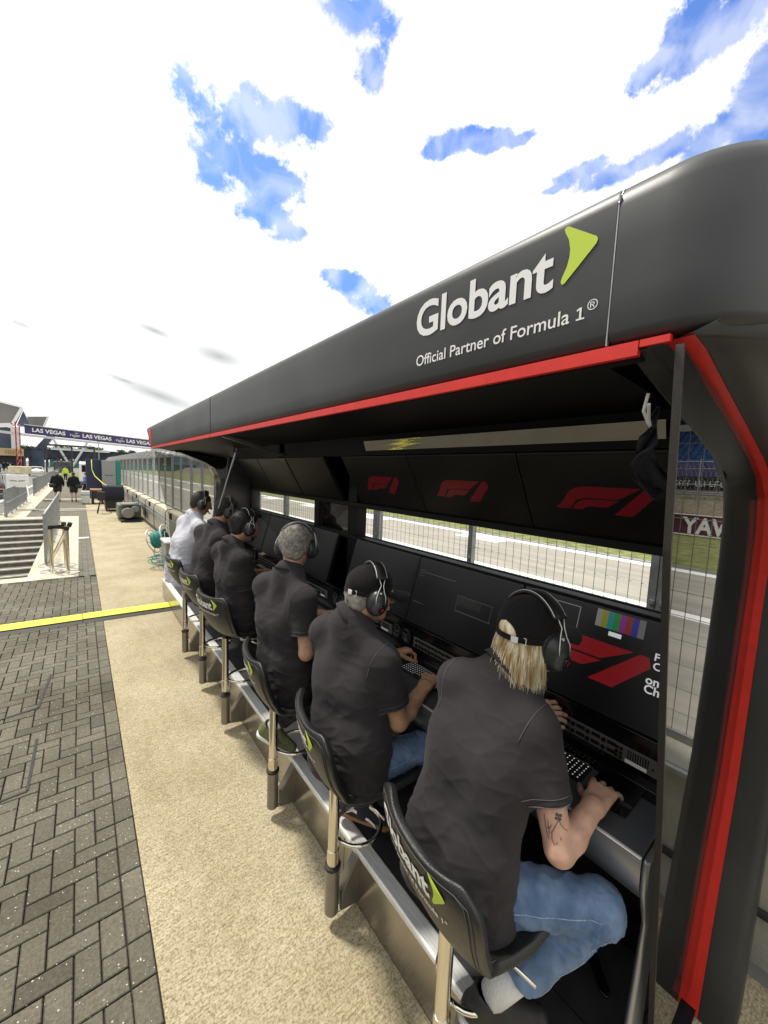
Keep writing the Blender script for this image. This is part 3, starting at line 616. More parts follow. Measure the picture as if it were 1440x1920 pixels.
# desk
DZ = 1.12
g = MB()
prof = [(1.372, DZ - .006), (1.368, DZ - .03), (1.375, DZ - .10), (1.395, DZ - .155), (1.41, DZ - .165), (1.43, DZ - .16)]
g.grid(np.array([[(x, y, z) for x, z in prof] for y in (.335, 2.0, 3.69, 5.4)])); o = obj('desk_apron', g, M['silver'], stand, smooth=True)
g = MB(); g.box((1.378, .335, DZ - .05), (1.83, 5.4, DZ)); obj('desk_top', g, M['desk'], stand, bevel=.008)
g = MB(); g.bar((1.374, .336, DZ - .003), (1.374, 5.4, DZ - .003), .012, .006); obj('desk_edge', g, M['step'], stand, bevel=.003)
# desk end leg (silver, curved), near and far
for nm, y0, y1 in (('end_leg', .312, .334), ('end_leg', 5.4, 5.44)):
    pts = [(1.372, DZ + .0), (1.372, DZ - .10), (1.40, DZ - .17), (1.455, DZ - .21), (1.475, DZ - .26), (1.44, .31), (2.0, .31), (2.0, DZ)]
    if nm == 'end_leg': pts = [(1.372, DZ), (1.366, DZ - .04), (1.372, DZ - .12), (1.40, DZ - .2), (1.43, DZ - .27), (1.34, .33), (1.30, .02), (1.52, .02), (1.52, .6), (1.6, 1.0), (1.84, DZ)]
    g = MB(); g.prism(pts, (0, y0, 0), (1, 0, 0), (0, 0, 1), (0, y1 - y0, 0)); obj(nm, g, M['silver'], stand, bevel=.012, segs=3)
# console under the screens: instrument strips, air vents, cup holders
g = MB(); g.box((1.672, .335, DZ + .001), (1.70, 5.3, 1.342)); g.box((1.645, .335, DZ + .001), (1.675, 5.3, 1.165)); g.box((1.80, .4, .32), (1.9, 5.3, DZ - .06)); obj('console_back', g, M['gblack'], stand, bevel=.003)
M['inst'] = mat('instrument_grey', (0.15, 0.145, 0.135), .45, .3, var=.1, vscale=10)
def instrument(y0, y1, speaker=True):
    fx = 1.669; b = MB(); b.box((fx, y0, 1.205), (fx + .006, y1, 1.272)); o = obj('intercom_panel', b, M['inst'], stand, bevel=.001)
    k = MB(); w = MB(); L_ = y1 - y0
    for r_ in (0, 1):
        for c in range(7):
            y = y1 - .03 - c * .058 * (L_ / .56); z = 1.222 + r_ * .032; k.lathe((fx, y, z), [(.009, -.006), (.009, .0)], 10, 'x'); k.box((fx - .002, y - .045 * L_ / .56, z - .006), (fx, y - .014, z + .008))
    obj('knob', k, M['black'], o)
    s = MB()
    for j in range(9): s.box((fx - .001, y0 + .035 + j * .0085, 1.225), (fx, y0 + .039 + j * .0085, 1.262))
    for r_ in range(3):
        for c in range(2): s.box((fx - .003, y0 + .125 + c * .016, 1.212 + r_ * .018), (fx, y0 + .136 + c * .016, 1.224 + r_ * .018))
    obj('speaker_grille', s, M['black'], o)
    w.box((fx - .0015, y0 + .04, 1.209), (fx, y0 + .115, 1.223)); obj('sticker', w, M['white'], o)
    text('badge', 'R', M['black'], o, lambda a, b_: (fx - .0012, y0 + .026 - a, 1.228 + b_), size=.018, bold=.02, shear=.3)
instrument(.385, .985); instrument(1.18, 1.74); instrument(1.96, 2.5); instrument(2.85, 3.35); instrument(3.95, 4.5); instrument(4.7, 5.2)
for y in (1.80, 1.90, 1.04, 2.60, 2.70, 4.6):
    v = MB(); fx = 1.668; pr = [(.046, 0), (.046, -.012), (.040, -.016), (.037, -.004)]; v.lathe((fx, y, 1.255), [(a, b) for a, b in pr], 28, 'x'); o = obj('air_vent', v, M['rubber'], stand, smooth=True)
    v = MB(); a0 = random.random() * 3
    for k in range(3): a = a0 + k * 2.09; v.bar((fx - .009, y, 1.255), (fx - .009, y + .034 * math.cos(a), 1.255 + .034 * math.sin(a)), .004)
    obj('vane', v, M['silver'], o)
for y in (1.97, 1.12, 3.5):
    v = MB(); v.lathe((1.60, y, DZ + .001), [(.047, 0), (.047, .006), (.038, .007), (.036, -.0005), (.0, -.0006)], 28); o = obj('cup_holder', v, M['gblack'], stand, smooth=True)
# deck, polished skirt, step edge
g = MB(); g.box((1.185, .31, .24), (1.95, 7.6, .300)); obj('deck', g, M['deck'], stand, bevel=.003)
g = MB(); g.box((1.186, .33, .3005), (1.86, .335, .3015)); g.box((1.2, .62, .3), (1.87, .623, .302)); g.box((1.42, .33, .3003), (1.424, 7.0, .3016)); obj('deck_joint', g, M['black'], stand)
g = MB()
for y0, y1 in ((.2, 1.62), (1.625, 3.2), (3.205, 4.8), (4.805, 6.4), (6.405, 7.6)): g.box((1.104, y0, .012), (1.112, y1, .30))
obj('skirt', g, M['skirt'], stand, bevel=.002)
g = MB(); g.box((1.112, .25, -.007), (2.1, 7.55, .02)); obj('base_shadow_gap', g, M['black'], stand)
g = MB()
for y0, y1 in ((.2, 2.4), (2.405, 4.8), (4.805, 7.6)):
    g.prism([(1.10, .292), (1.10, .314), (1.108, .322), (1.178, .312), (1.184, .306), (1.184, .285)], (0, y0, 0), (1, 0, 0), (0, 0, 1), (0, y1 - y0, 0))
obj('step_edge', g, M['step'], stand, bevel=.002)
g = MB(); g.prism([(-.07, -.022), (.07, -.022), (.09, 0), (.07, .022), (-.07, .022), (-.09, 0)], (1.62, .50, .301), (.7, .7, 0), (-.7, .7, 0), (0, 0, .014)); obj('deck_handle', g, M['gblack'], stand, bevel=.006)
# near smoked side pane, slanting from the lip down to the desk end; far module pane; far end pane
def pane(name, poly, y, th, mm, em):
    g = MB(); g.prism(poly, (0, y, 0), (1, 0, 0), (0, 0, 1), (0, th, 0)); o = obj(name, g, mm, stand)
    return o
pane('side_pane', [(1.012, 2.60), (1.08, 2.15), (1.265, 1.43), (1.475, .5), (1.56, .1), (2.076, .1), (2.168, .48), (2.302, 1.0), (2.340, 1.52), (2.364, 1.93), (2.339, 2.122), (2.271, 2.258), (2.138, 2.346), (1.955, 2.404), (1.3, 2.552)], .276, .010, M['pane'], None)
g = MB()
E_ = [(1.004, 2.602), (1.072, 2.15), (1.257, 1.43), (1.467, .5), (1.552, .1)]
for (a, b) in zip(E_[:-1], E_[1:]): g.add([(a[0], .2745, a[1]), (a[0], .2905, a[1]), (b[0], .2905, b[1]), (b[0], .2745, b[1]), (a[0] + .007, .2745, a[1]), (a[0] + .007, .2905, a[1]), (b[0] + .007, .2905, b[1]), (b[0] + .007, .2745, b[1])], [(0, 1, 2, 3), (4, 7, 6, 5), (0, 3, 7, 4), (1, 5, 6, 2)])
obj('pane_edge', g, M['edge'], stand)
pane('divider_pane', [(1.16, 2.50), (1.15, 2.42), (.99, 1.9), (1.35, 1.88), (1.78, 1.42), (2.05, 1.8), (2.12, 2.1), (2.1, 2.28)], 3.715, .006, M['pane2'], None)
g = MB(); g.tube([(1.15, 3.718, 2.45), (1.0, 3.718, 1.93)], .006); obj('pane_edge', g, M['silver'], stand)
pane('far_pane', [(1.05, 2.56), (1.62, 2.45), (1.9, 2.36), (2.06, 2.1), (2.06, 1.6), (1.5, 1.12), (1.30, .6), (1.25, 1.4), (1.12, 2.0)], 7.86, .006, M['pane'], None)
# far end frame
INN = [(1.37, 2.55), (1.60, 2.47), (1.80, 2.39), (1.95, 2.30), (2.02, 2.18), (2.055, 2.05), (2.062, 1.8), (2.0, 1.36), (1.80, 1.12), (1.62, .95), (1.45, .8)]
OU2 = [(1.37, 2.63), (1.6, 2.7), (1.9, 2.7), (2.2, 2.6), (2.35, 2.4), (2.38, 2.2), (2.38, 1.8), (2.36, 1.36), (2.33, 1.1), (2.3, .6), (2.28, 0)]
g = MB(); g.grid(np.array([[(p[0], 7.5, p[1]), (p[0], 7.84, p[1]), (q[0], 7.86, q[1])] for p, q in zip(INN, OU2)])); o = obj('end_frame', g, M['gblack'], stand)
md = o.modifiers.new('s', 'SOLIDIFY'); md.thickness = .01
g = MB(); g.grid(np.array([[(p[0] - .02, 7.78, p[1] - .01), (p[0] - .02, 7.80, p[1] - .01)] for p in INN])); obj('red_trim', g, M['red'], stand)
# far end cap of the canopy with its red badge
g = MB(); g.add([(XF, YF, ZB), (XF, YF + .52, ZT - .05), (2.3, YF + .45, ZT - .3), (2.3, YF, 2.4)], [(0, 1, 2, 3)]); obj('canopy_end', g, M['canopy'], stand)
fnL = plane_fn((XF - .003, 8.17, 2.70), (0, -1, 0), (0, .12, 1)); g = MB(); poly_mb(g, [(0, 0), (.0, 1), (1.0, 1), (1.0, .0), (.62, .0), (.62, .4), (.36, .4), (.36, 0)], fnL, .32, .24); poly_mb(g, [(.3, .62), (.7, .62), (.7, .7), (.3, .7)], lambda a, b: fnL(a, b) + np.array((-.001, 0, 0)), .32, .24)
obj('end_badge', g, M['red'], stand, fixn=False)
# lettering on the canopy face
def face(y0, z0): return lambda a, b: (XF - .0022, y0 - a, z0 + b)
GW = 1.108 - .578
text('lettering', 'Globant', M['white'], stand, face(1.108, 2.812), size=1, width=GW, bold=.022, spacing=.98)
g = MB(); poly_mb(g, ARROW, face(.557, 2.815), .085, .132); obj('arrow_mark', g, M['lime'], stand, fixn=False)
text('lettering', 'Official Partner of Formula', M['white'], stand, face(1.10, 2.708), size=1, width=.575, bold=.008)
ONE = [(0, 0), (.52, 0), (.52, .1), (.32, .1), (.32, .75), (.2, .75), (.02, .66), (.02, .55), (.19, .62), (.19, .1), (0, .1)]
g = MB(); poly_mb(g, ONE, face(.508, 2.7085), .040, .040); obj('numeral', g, M['white'], stand, fixn=False)
text('lettering', '®', M['white'], stand, face(.482, 2.725), size=.034)
# rain splash marks and the strap tied up by the near end
M['cloth'] = mat('navy_cloth', (0.018, 0.018, 0.03), .9)
P_ = []
for i in range(10):
    t = i / 9; P_.append([(1.16 + .35 * t + .02 * math.sin(j * 1.7), .36 + .04 * math.sin(i * .8) + .13 * j / 6 * t, 2.50 - .20 * math.sin(t * 2.0) * 1 - .09 * (j / 6) * (1 - t) + .02 * math.sin(j * 2 + i)) for j in range(7)])
g = MB(); g.grid(np.array(P_)); o = obj('tied_cover', g, M['cloth'], stand, smooth=True); md = o.modifiers.new('s', 'SOLIDIFY'); md.thickness = .006
g = MB(); g.tube([(1.12, .37, 2.53), (1.13, .38, 2.49), (1.16, .375, 2.46)], .004); g.tube([(1.10, .36, 2.50), (1.14, .37, 2.47), (1.17, .37, 2.44)], .004); obj('tie', g, M['white'], stand)
# ------------------------------------------------------------------ pit wall and catch fence
M['wallc'] = M['concrete']
w = thing('pit_wall', 'weathered concrete pit wall running beside the walkway under the catch fence', 'wall', (2.5, 8, 0))
def wall_piece(x0, x1, y0, y1, zt, m=None):
    g = MB(); g.prism([(x0, -.03), (x1, -.03), (x1, zt), (x0 + .03, zt), (x0, zt - .03)], (0, y0, 0), (1, 0, 0), (0, 0, 1), (0, y1 - y0, 0)); return obj('wall_block', g, m or M['concrete'], w)
for y0, y1 in ((-9, -2.5), (-2.49, .9), (.91, 3.9), (3.91, 6.9), (6.91, 9.0)): wall_piece(2.56, 3.0, y0, y1, .75, M['wallgrey'])
yy = 9.005
while yy < 75: wall_piece(2.19, 2.65, yy, yy + 2.99, .90); yy += 3.0
g = MB(); g.tube([(2.54, -2, .26), (2.54, 9, .26)], .02); g.tube([(2.10, 9.1, .02), (2.13, 14, .03), (2.1, 20, .02), (2.15, 30, .02)], .03); g.tube([(2.06, 9.1, .02), (2.08, 15, .02), (2.04, 24, .02)], .02); obj('conduit', g, M['cable'], w)
g = MB(); g.box((2.13, 9.6, .40), (2.16, 60, .68)); g.box((2.12, 9.6, .50), (2.13, 60, .56))
for k in range(12): g.box((2.16, 10 + 3 * k, .45), (2.19, 10.1 + 3 * k, .62))
obj('guard_rail', g, M['galv'], w, bevel=.004)
for k in range(8):
    y = 11.5 + 2.4 * k; g = MB(); g.tube([(2.5, y, .93), (2.3, y, .925), (2.17, y, .90), (2.12, y, .8), (2.12, y, .05)], .012, 6); obj('cable', g, M['cable'], w)
g = MB(); g.box((2.5, -2, .75), (2.53, 8.9, .775)); obj('kerb_angle', g, M['galv'], w)
for k in range(5): g = MB(); g.box((2.14, 13.2 + 4.5 * k, .62), (2.18, 13.35 + 4.5 * k, .86)); obj('junction_box', g, M['cable'], w)
# catch fence: panels of wire between steel posts, cranked top
def fence(X, zb, posts, label, wid=.10, hgt=1.95, dy=.1, dz=.1, crank=True, lo=-2):
    f = thing('catch_fence', label, 'fence', (X, posts[0][0], zb))
    for (y, wd) in posts:
        g = MB(); zt = zb + hgt; g.box((X - .02, y - wd / 2, zb), (X + .035, y + wd / 2, zt))
        if crank: g.bar((X, y, zt - .02), (X + .45, y, zt + .45), .05, .05)
        for z in (.35, .8, 1.3, 1.75): g.box((X - .026, y - .012, zb + z), (X - .02, y + .012, zb + z + .024))
        obj('post', g, M['galv'], f)
    for (ya, _), (yb, _) in zip(posts[:-1], posts[1:]):
        g = MB(); r = .0022 if X > 2.6 else .0028
        n = int((yb - ya) / dy)
        for k in range(1, n + 1):
            y = ya + (yb - ya) * k / (n + 1); g.tube([(X + .01, y, zb), (X + .01, y, zb + hgt)], r, 4, False)
            if crank and X < 2.6: g.tube([(X + .01, y, zb + hgt), (X + .45, y, zb + hgt + .45)], r, 4, False)
        for k in range(int(hgt / dz) + 1): z = zb + .01 + k * dz; g.tube([(X + .014, ya, z), (X + .014, yb, z)], r, 4, False)
        if crank and X < 2.6:
            for k in range(5): g.tube([(X + k * .1, ya, zb + hgt + k * .1), (X + k * .1, yb, zb + hgt + k * .1)], r, 4, False)
        g.bar((X, ya, zb + hgt), (X, yb, zb + hgt), .035, .035); g.bar((X, ya, zb + .02), (X, yb, zb + .02), .03, .05); obj('mesh_panel', g, M['wire'], f)
    return f
fence(2.86, .755, [(-6, .1), (-4.4, .05), (-2.9, .1), (-1.5, .05), (-.3, .06), (.745, .07), (.80, .05), (2.27, .05), (3.72, .13), (5.0, .05), (6.4, .12), (7.7, .05), (9.0, .1)], 'tall wire mesh catch fence on the pit wall right behind the screens', hgt=1.9, dy=.075, dz=.15)
far_posts = [(9.4, .06), (10.6, .06), (11.8, .1), (13.2, .05), (14.6, .10), (16.0, .05), (17.4, .1), (18.9, .05), (20.6, .1), (22.4, .06), (24.2, .1), (26.2, .06), (28.3, .1), (30.6, .08), (33, .1), (36, .08), (39.5, .1), (43, .1), (47, .1), (52, .1), (58, .1)]
fence(2.45, .905, far_posts, 'galvanised catch fence with cranked top beyond the far end of the stand', hgt=1.72, dy=.11, dz=.3)
# garage building along the pit lane, unseen to the left; kept low and pale to brighten the stand
M['clad'] = mat('pale_cladding', (0.50, 0.50, 0.50), .4, .2, var=.2, vscale=.5)
M['glassb'] = mat('blue_glass', (0.02, 0.03, 0.05), .12, .0, spec=.8)
b = thing('garage_building', 'long pale pit garage building with dark doors unseen left of the pit lane', 'building', (-22, 40, 0))
g = MB(); g.box((-34, -90, 0), (-19, 118, 8)); obj('wall', g, M['clad'], b)
g = MB(); g.box((-34.5, -90, 8.001), (-17.5, 118, 8.5)); obj('roof', g, M['line'], b)
g = MB()
for k in range(24): g.box((-19.05, -88 + 8.6 * k, .1), (-18.95, -82 + 8.6 * k, 4)); g.box((-19.06, -88 + 8.6 * k, 5.5), (-18.95, -80.5 + 8.6 * k, 7.4))
obj('garage_door', g, M['glassb'], b)
# ------------------------------------------------------------------ stools with bucket seats fixed to the skirt
_pp = np.array([(.43, .028), (.36, .040), (.27, .030), (.18, .018), (.09, .016), (.02, .030), (-.040, .066), (-.082, .122), (-.115, .185), (-.142, .255), (-.160, .325), (-.170, .38), (-.172, .41)])
_sl = np.concatenate([[0], np.cumsum(np.linalg.norm(np.diff(_pp, axis=0), axis=1))]); SL = _sl[-1]
def _prof(s): return np.array((np.interp(s, _sl, _pp[:, 0]), np.interp(s, _sl, _pp[:, 1])))
def _hw(s): return np.interp(s / SL, [0, .05, .12, .3, .5, .62, .75, .88, .95, .985, 1], [.15, .185, .20, .215, .205, .22, .25, .262, .256, .235, .195])
def seat_surf(u, s, off=0.0):
    """u -1..1 across (left = +1), s arc length from the front edge; off pushes out of the back"""
    x, z = _prof(s); a = _prof(min(s + .01, SL)) - _prof(max(s - .01, 0)); a = a / np.linalg.norm(a); n = np.array((-(a[1]), a[0])) * -1      # outward (below / behind)
    if n[1] > 0 and s < SL * .4: n = -n
    if n[0] > 0 and s > SL * .6: n = -n
    w = u * _hw(s); c = abs(u) ** 2.4; tb = np.clip((s / SL - .45) / .2, 0, 1)
    x2 = x + c * (.055 * tb); z2 = z + c * .035 * (1 - tb) + c * .01
    return np.array((x2 + n[0] * off, w, z2 + n[1] * off))
def make_chair():
    t = thing('bar_stool', 'x', 'stool', (0, 0, 0), 0, 'black bucket seat stools bolted along the stand')
    br = MB(); br.tube([(0, 0, .062), (0, 0, .07), (0, 0, .325)], [.030, .036, .036], 24)
    br.prism([(.0, .07), (.153, .035), (.153, .30), (.14, .30), (.045, .155), (.045, .07)], (0, -.028, 0), (1, 0, 0), (0, 0, 1), (0, .056, 0))
    obj('bracket', br, M['bracket'], t, bevel=.003, world=False)
    c = MB(); c.tube([(0, 0, .318), (0, 0, .335)], .041, 24); obj('collar', c, M['rubber'], t, bevel=.003, world=False)
    p = MB(); p.tube([(0, 0, .33), (0, 0, .42)], .031, 24); p.tube([(0, 0, .40), (0, 0, .76)], .0275, 24); obj('pole', p, M['chrome'], t, smooth=False, bevel=.001, world=False)
    r = MB(); pts = [(.15 + .125 * math.cos(a), .115 * math.sin(a), .46) for a in np.linspace(R(172), R(-172), 30)]; r.tube([(.02, .02, .47)] + pts + [(.02, -.02, .47)], .0105, 12); obj('foot_ring', r, M['chrome'], t, smooth=True, world=False)
    s = bpy.data.objects.new('seat', None)
    us = np.linspace(-1, 1, 17); ss = np.linspace(0, SL, 34)
    g = MB(); g.grid(np.array([[seat_surf(u, q) for u in us] for q in ss]))
    s = obj('seat', g, M['leather'], t, smooth=True, world=False); s.location = (0, 0, .765)
    md = s.modifiers.new('s', 'SOLIDIFY'); md.thickness = .034; md.offset = 0; md.use_rim = True
    md = s.modifiers.new('b', 'BEVEL'); md.width = .010; md.segments = 3; md.limit_method = 'ANGLE'; md.angle_limit = R(50)
    md = s.modifiers.new('sub', 'SUBSURF'); md.levels = 1; md.render_levels = 1
    # piped seam round the edge
    for inset in (.93, .885):
        pts = [seat_surf(-inset, q, .0195) for q in np.linspace(SL * .5, SL * .97, 14)] + [seat_surf(u, SL * .985, .0185) for u in np.linspace(-.8, .8, 9)] + [seat_surf(inset, q, .0195) for q in np.linspace(SL * .97, SL * .5, 14)]
        g = MB(); g.tube(pts, .0016, 5); obj('stitching', g, M['thread'], s, smooth=True, world=False)
    g = MB(); g.lathe((0.09, 0, -.012), [(.07, 0), (.075, .01), (.075, .022)], 20); g.tube([(0, 0, -.02), (.08, 0, -.005)], .02, 10); obj('seat_mount', g, M['black'], s, world=False)
    g = MB(); g.tube([(.1, -.1, -.01), (.16, -.24, -.035)], .006, 8); obj('lever', g, M['chrome'], s, smooth=True, world=False)
    def back(a0, b0, w=.262):      # a from the +y edge, b down from the top
        return lambda a, b: seat_surf(np.clip((a0 - a) / w, -1, 1), SL - b0 + b, .0205)
    text('lettering', 'Globant', M['white'], s, back(.205, .095), size=1, width=.31, bold=.034, world=False)
    g = MB(); poly_mb(g, ARROW, back(-.115, .095), .052, .082); obj('arrow_mark', g, M['lime'], s, fixn=False, world=False)
    text('lettering', 'Official Partner of Formula 1°', M['white'], s, back(.205, .145), size=1, width=.37, bold=.014, world=False)
    return t
ch = make_chair()
chair_spots = [(.755, -9, 0, 'nearest black bucket seat stool, under the person with long blond hair'),
               (1.50, -13, 0, 'black bucket seat stool under the person in a cap and silver watch'),
               (2.27, -9, .0, 'black bucket seat stool under the grey haired person without a cap'),
               (3.33, 13, .085, 'black bucket seat stool with its lettering in full view, under the bearded person'),
               (4.13, 7, .085, 'black bucket seat stool between the bearded person and the one in white'),
               (4.97, 6, .075, 'farthest black bucket seat stool, under the person in the white polo shirt')]
for i, (y, yaw, dz, lb) in enumerate(chair_spots):
    o = ch if i == 0 else dup(ch, (0, 0, 0), 0)
    o.location = (.955, y, 0); o['label'] = lb
    for c in o.children:
        if c.name.startswith('seat'): c.location = (0, 0, .765 + dz); c.rotation_euler = (0, 0, R(yaw))
        if c.name.startswith('pole') and dz: c.scale = (1, 1, (.76 + dz) / .76)
# ------------------------------------------------------------------ people
def skin_mat(name, col):
    m = mat(name, col, .48, 0, var=.13, vscale=26, bump=.12, bscale=350, spec=.4); b = m.node_tree.nodes['Principled BSDF']
    b.inputs['Subsurface Weight'].default_value = .08; b.inputs['Subsurface Radius'].default_value = (.01, .004, .002); return m
def denim(name, c1, c2):
    m = mat(name, c1, .85, 0, col2=c2, vscale=9, bump=.35, bscale=900, sheen=.1, det=12, stretch=(1.6, 1.6, .8)); return m
def cloth(name, c):
    return mat(name, c, .85, 0, var=.14, vscale=5, bump=.3, bscale=700, sheen=.06, spec=.2)
from mathutils.bvhtree import BVHTree
M['seam'] = mat('dark_seam', (.10, .092, .095), .8); M['seamw'] = mat('white_seam', (.45, .45, .5), .8); M['seamd'] = mat('denim_seam', (.30, .38, .50), .8, var=.3, vscale=200)
SK = [skin_mat('skin', (.60, .36, .26)), skin_mat('skin_tan', (.50, .28, .165)), skin_mat('skin_fair', (.56, .33, .23)), skin_mat('skin_olive', (.46, .25, .15)), skin_mat('skin_warm', (.45, .23, .14))]
M['polo'] = cloth('charcoal_polo', (.034, .030, .032)); M['whitepolo'] = cloth('white_polo', (.62, .62, .68)); M['capcloth'] = cloth('black_cap_cloth', (.010, .009, .010))
M['denim'] = denim('blue_denim', (.085, .15, .27), (.18, .27, .43)); M['denim2'] = denim('dark_blue_denim', (.05, .10, .19), (.11, .18, .30)); M['blackden'] = denim('black_denim', (.010, .010, .011), (.025, .025, .026)); M['khaki'] = cloth('brown_trousers', (.09, .065, .05))
M['muff'] = mat('ear_cup_plastic', (.022, .024, .027), .38, spec=.5); M['muff2'] = mat('ear_cup_inset', (.05, .055, .062), .4)
M['rred'] = mat('red_letter', (.75, .04, .04), .5); M['sock'] = mat('white_sock', (.72, .72, .72), .9, bump=.5, bscale=200, stretch=(1, 1, .1)); M['eyew'] = mat('eye_white', (.7, .68, .65), .2); M['iris'] = mat('iris', (.05, .03, .02), .2)
M['sole'] = mat('white_sole', (.75, .75, .72), .6); M['gum'] = mat('gum_sole', (.28, .14, .07), .6)
def frame(f, u=(0, 0, 1)):
    f = unit(f); s = unit(np.cross(u, f)); u2 = np.cross(f, s); return np.stack([f, s, u2], 1)      # columns: forward, left, up
def hand_prims(Wr, D, N, side, S=1.1, curl=(25, 35, 30), spread=4, thumb=(35, 20), fist=False):
    """Wr wrist, D pointing direction, N normal out of the back of the hand, side +1 if the thumb is on the left"""
    D = unit(D); N = unit(np.array(N) - D * (np.array(N) @ D)); L = np.cross(N, D) * side; P = []; k = .006
    at = lambda x, y, z: Wr + S * (D * x + L * y + N * z)
    for y0, y1, r in ((-.018, -.030, .0155), (-.006, -.010, .0165), (.006, .010, .017), (.018, .028, .016)): P.append(cap(at(-.01, y0, 0), at(.082, y1, .003), r * S * 1.0, r * S * .82, k=.012))
    lens = [(.030, .020, .018), (.038, .025, .020), (.042, .027, .021), (.037, .024, .020)]
    for i, y in enumerate((-.031, -.011, .010, .030)):
        p = at(.084, y, .003); ang = 0; a = R((i - 1.5) * spread); d0 = unit(D * math.cos(a) + L * math.sin(a)); rr = (.0082, .0092, .0095, .0092)[i] * S
        P.append(cap(p - d0 * .012 * S, p + d0 * .004, rr * 1.15, rr * 1.1, k=.008))
        for j in range(3):
            ang += R(curl[j] * (1 + .12 * (i % 2) - .06 * i)); d = unit(d0 * math.cos(ang) - N * math.sin(ang)); q = p + d * lens[i][j] * S
            P.append(cap(p, q, rr * (1, .94, .86)[j], rr * (.94, .88, .74)[j], k=.002)); p = q
    a, b_ = R(thumb[0]), R(thumb[1]); p = at(.018, .026, -.004); d = unit(D * math.cos(a) + L * math.sin(a) - N * math.sin(b_)); q = p + d * .046 * S; P.append(cap(p, q, .0155 * S, .0115 * S, k=.012))
    d2 = unit(d + D * .45 - N * .1); r_ = q + d2 * .034 * S; P.append(cap(q, r_, .0112 * S, .0098 * S, k=.004)); d3 = unit(d2 + D * .3); P.append(cap(r_, r_ + d3 * .026 * S, .0098 * S, .0078 * S, k=.003))
    return P
def head_prims(c, F, hs):
    T = lambda x, y, z: c + hs * (F @ np.array((x, y, z))); P = []
    E = lambda x, y, z, rx, ry, rz, k=.02, **kw: P.append(ell(T(x, y, z), np.array((rx, ry, rz)) * hs, F, k=k * hs, **kw))
    E(-.012, 0, .032, .098, .077, .088); E(.028, 0, -.02, .070, .062, .085, .04); E(.045, 0, -.088, .034, .034, .026, .035)
    for s in (-1, 1):
        P.append(cap(T(-.01, .052 * s, -.055), T(.06, .018 * s, -.095), .020 * hs, .016 * hs, k=.03 * hs)); E(.066, .030 * s, -.022, .022, .022, .024, .02)
        E(-.008, .080 * s, -.004, .018, .009, .032, .008); E(-.012, .086 * s, .008, .018, .007, .020, .004)
    P.append(cap(T(.088, -.034, .026), T(.088, .034, .026), .010 * hs, k=.018 * hs)); P.append(cap(T(.098, 0, .015), T(.122, 0, -.026), .008 * hs, .012 * hs, k=.012 * hs))
    for s in (-1, 1): E(.112, .012 * s, -.030, .012, .008, .008, .006); P.append(ell(T(.102, .031 * s, .008), np.array((.014, .016, .011)) * hs, F, k=.010 * hs, op='sub')); E(.088, .031 * s, .008, .0125, .0125, .0125, .003)
    E(.098, 0, -.058, .013, .024, .006, .006); E(.096, 0, -.069, .013, .021, .0075, .005)
    return P
def strands(name, m, parent, roots, dirs, length, wid, n=4, curl=.0, grav=.3, seed=1, clump=None):
    rs = np.random.RandomState(seed); N = len(roots); P = roots.copy(); d = dirs / np.linalg.norm(dirs, axis=1)[:, None]; pts = [P.copy()]; L = (length * (0.75 + .5 * rs.rand(N)))[:, None]
    for i in range(n):
        d = d + np.array((0, 0, -grav)) + curl * rs.randn(N, 3); d /= np.linalg.norm(d, axis=1)[:, None]; P = P + d * L / n; pts.append(P.copy())
    A = np.stack(pts, 1); V = []; t = np.diff(A, axis=1); t = np.concatenate([t, t[:, -1:]], 1); t /= np.linalg.norm(t, axis=2)[..., None]
    r0 = rs.randn(N, 1, 3); x = np.cross(t, r0); x /= np.linalg.norm(x, axis=2)[..., None]; y = np.cross(t, x); wd = wid * np.linspace(1, .25, n + 1)[None, :, None]
    rings = np.stack([A + wd * (x * math.cos(a) + y * math.sin(a)) for a in (0, 2.094, 4.189)], 2)           # N,n+1,3,3
    V = rings.reshape(-1, 3); base = (np.arange(N) * (n + 1) * 3)[:, None, None]; i = np.arange(n)[None, :, None] * 3; k = np.arange(3)[None, None, :]; k2 = (k + 1) % 3
    Fq = np.stack([base + i + k, base + i + k2, base + i + 3 + k2, base + i + 3 + k], -1).reshape(-1, 4)
    return meshobj(name, V, Fq, m, parent)
def limb_pts(a, b, t): return a + (b - a) * t
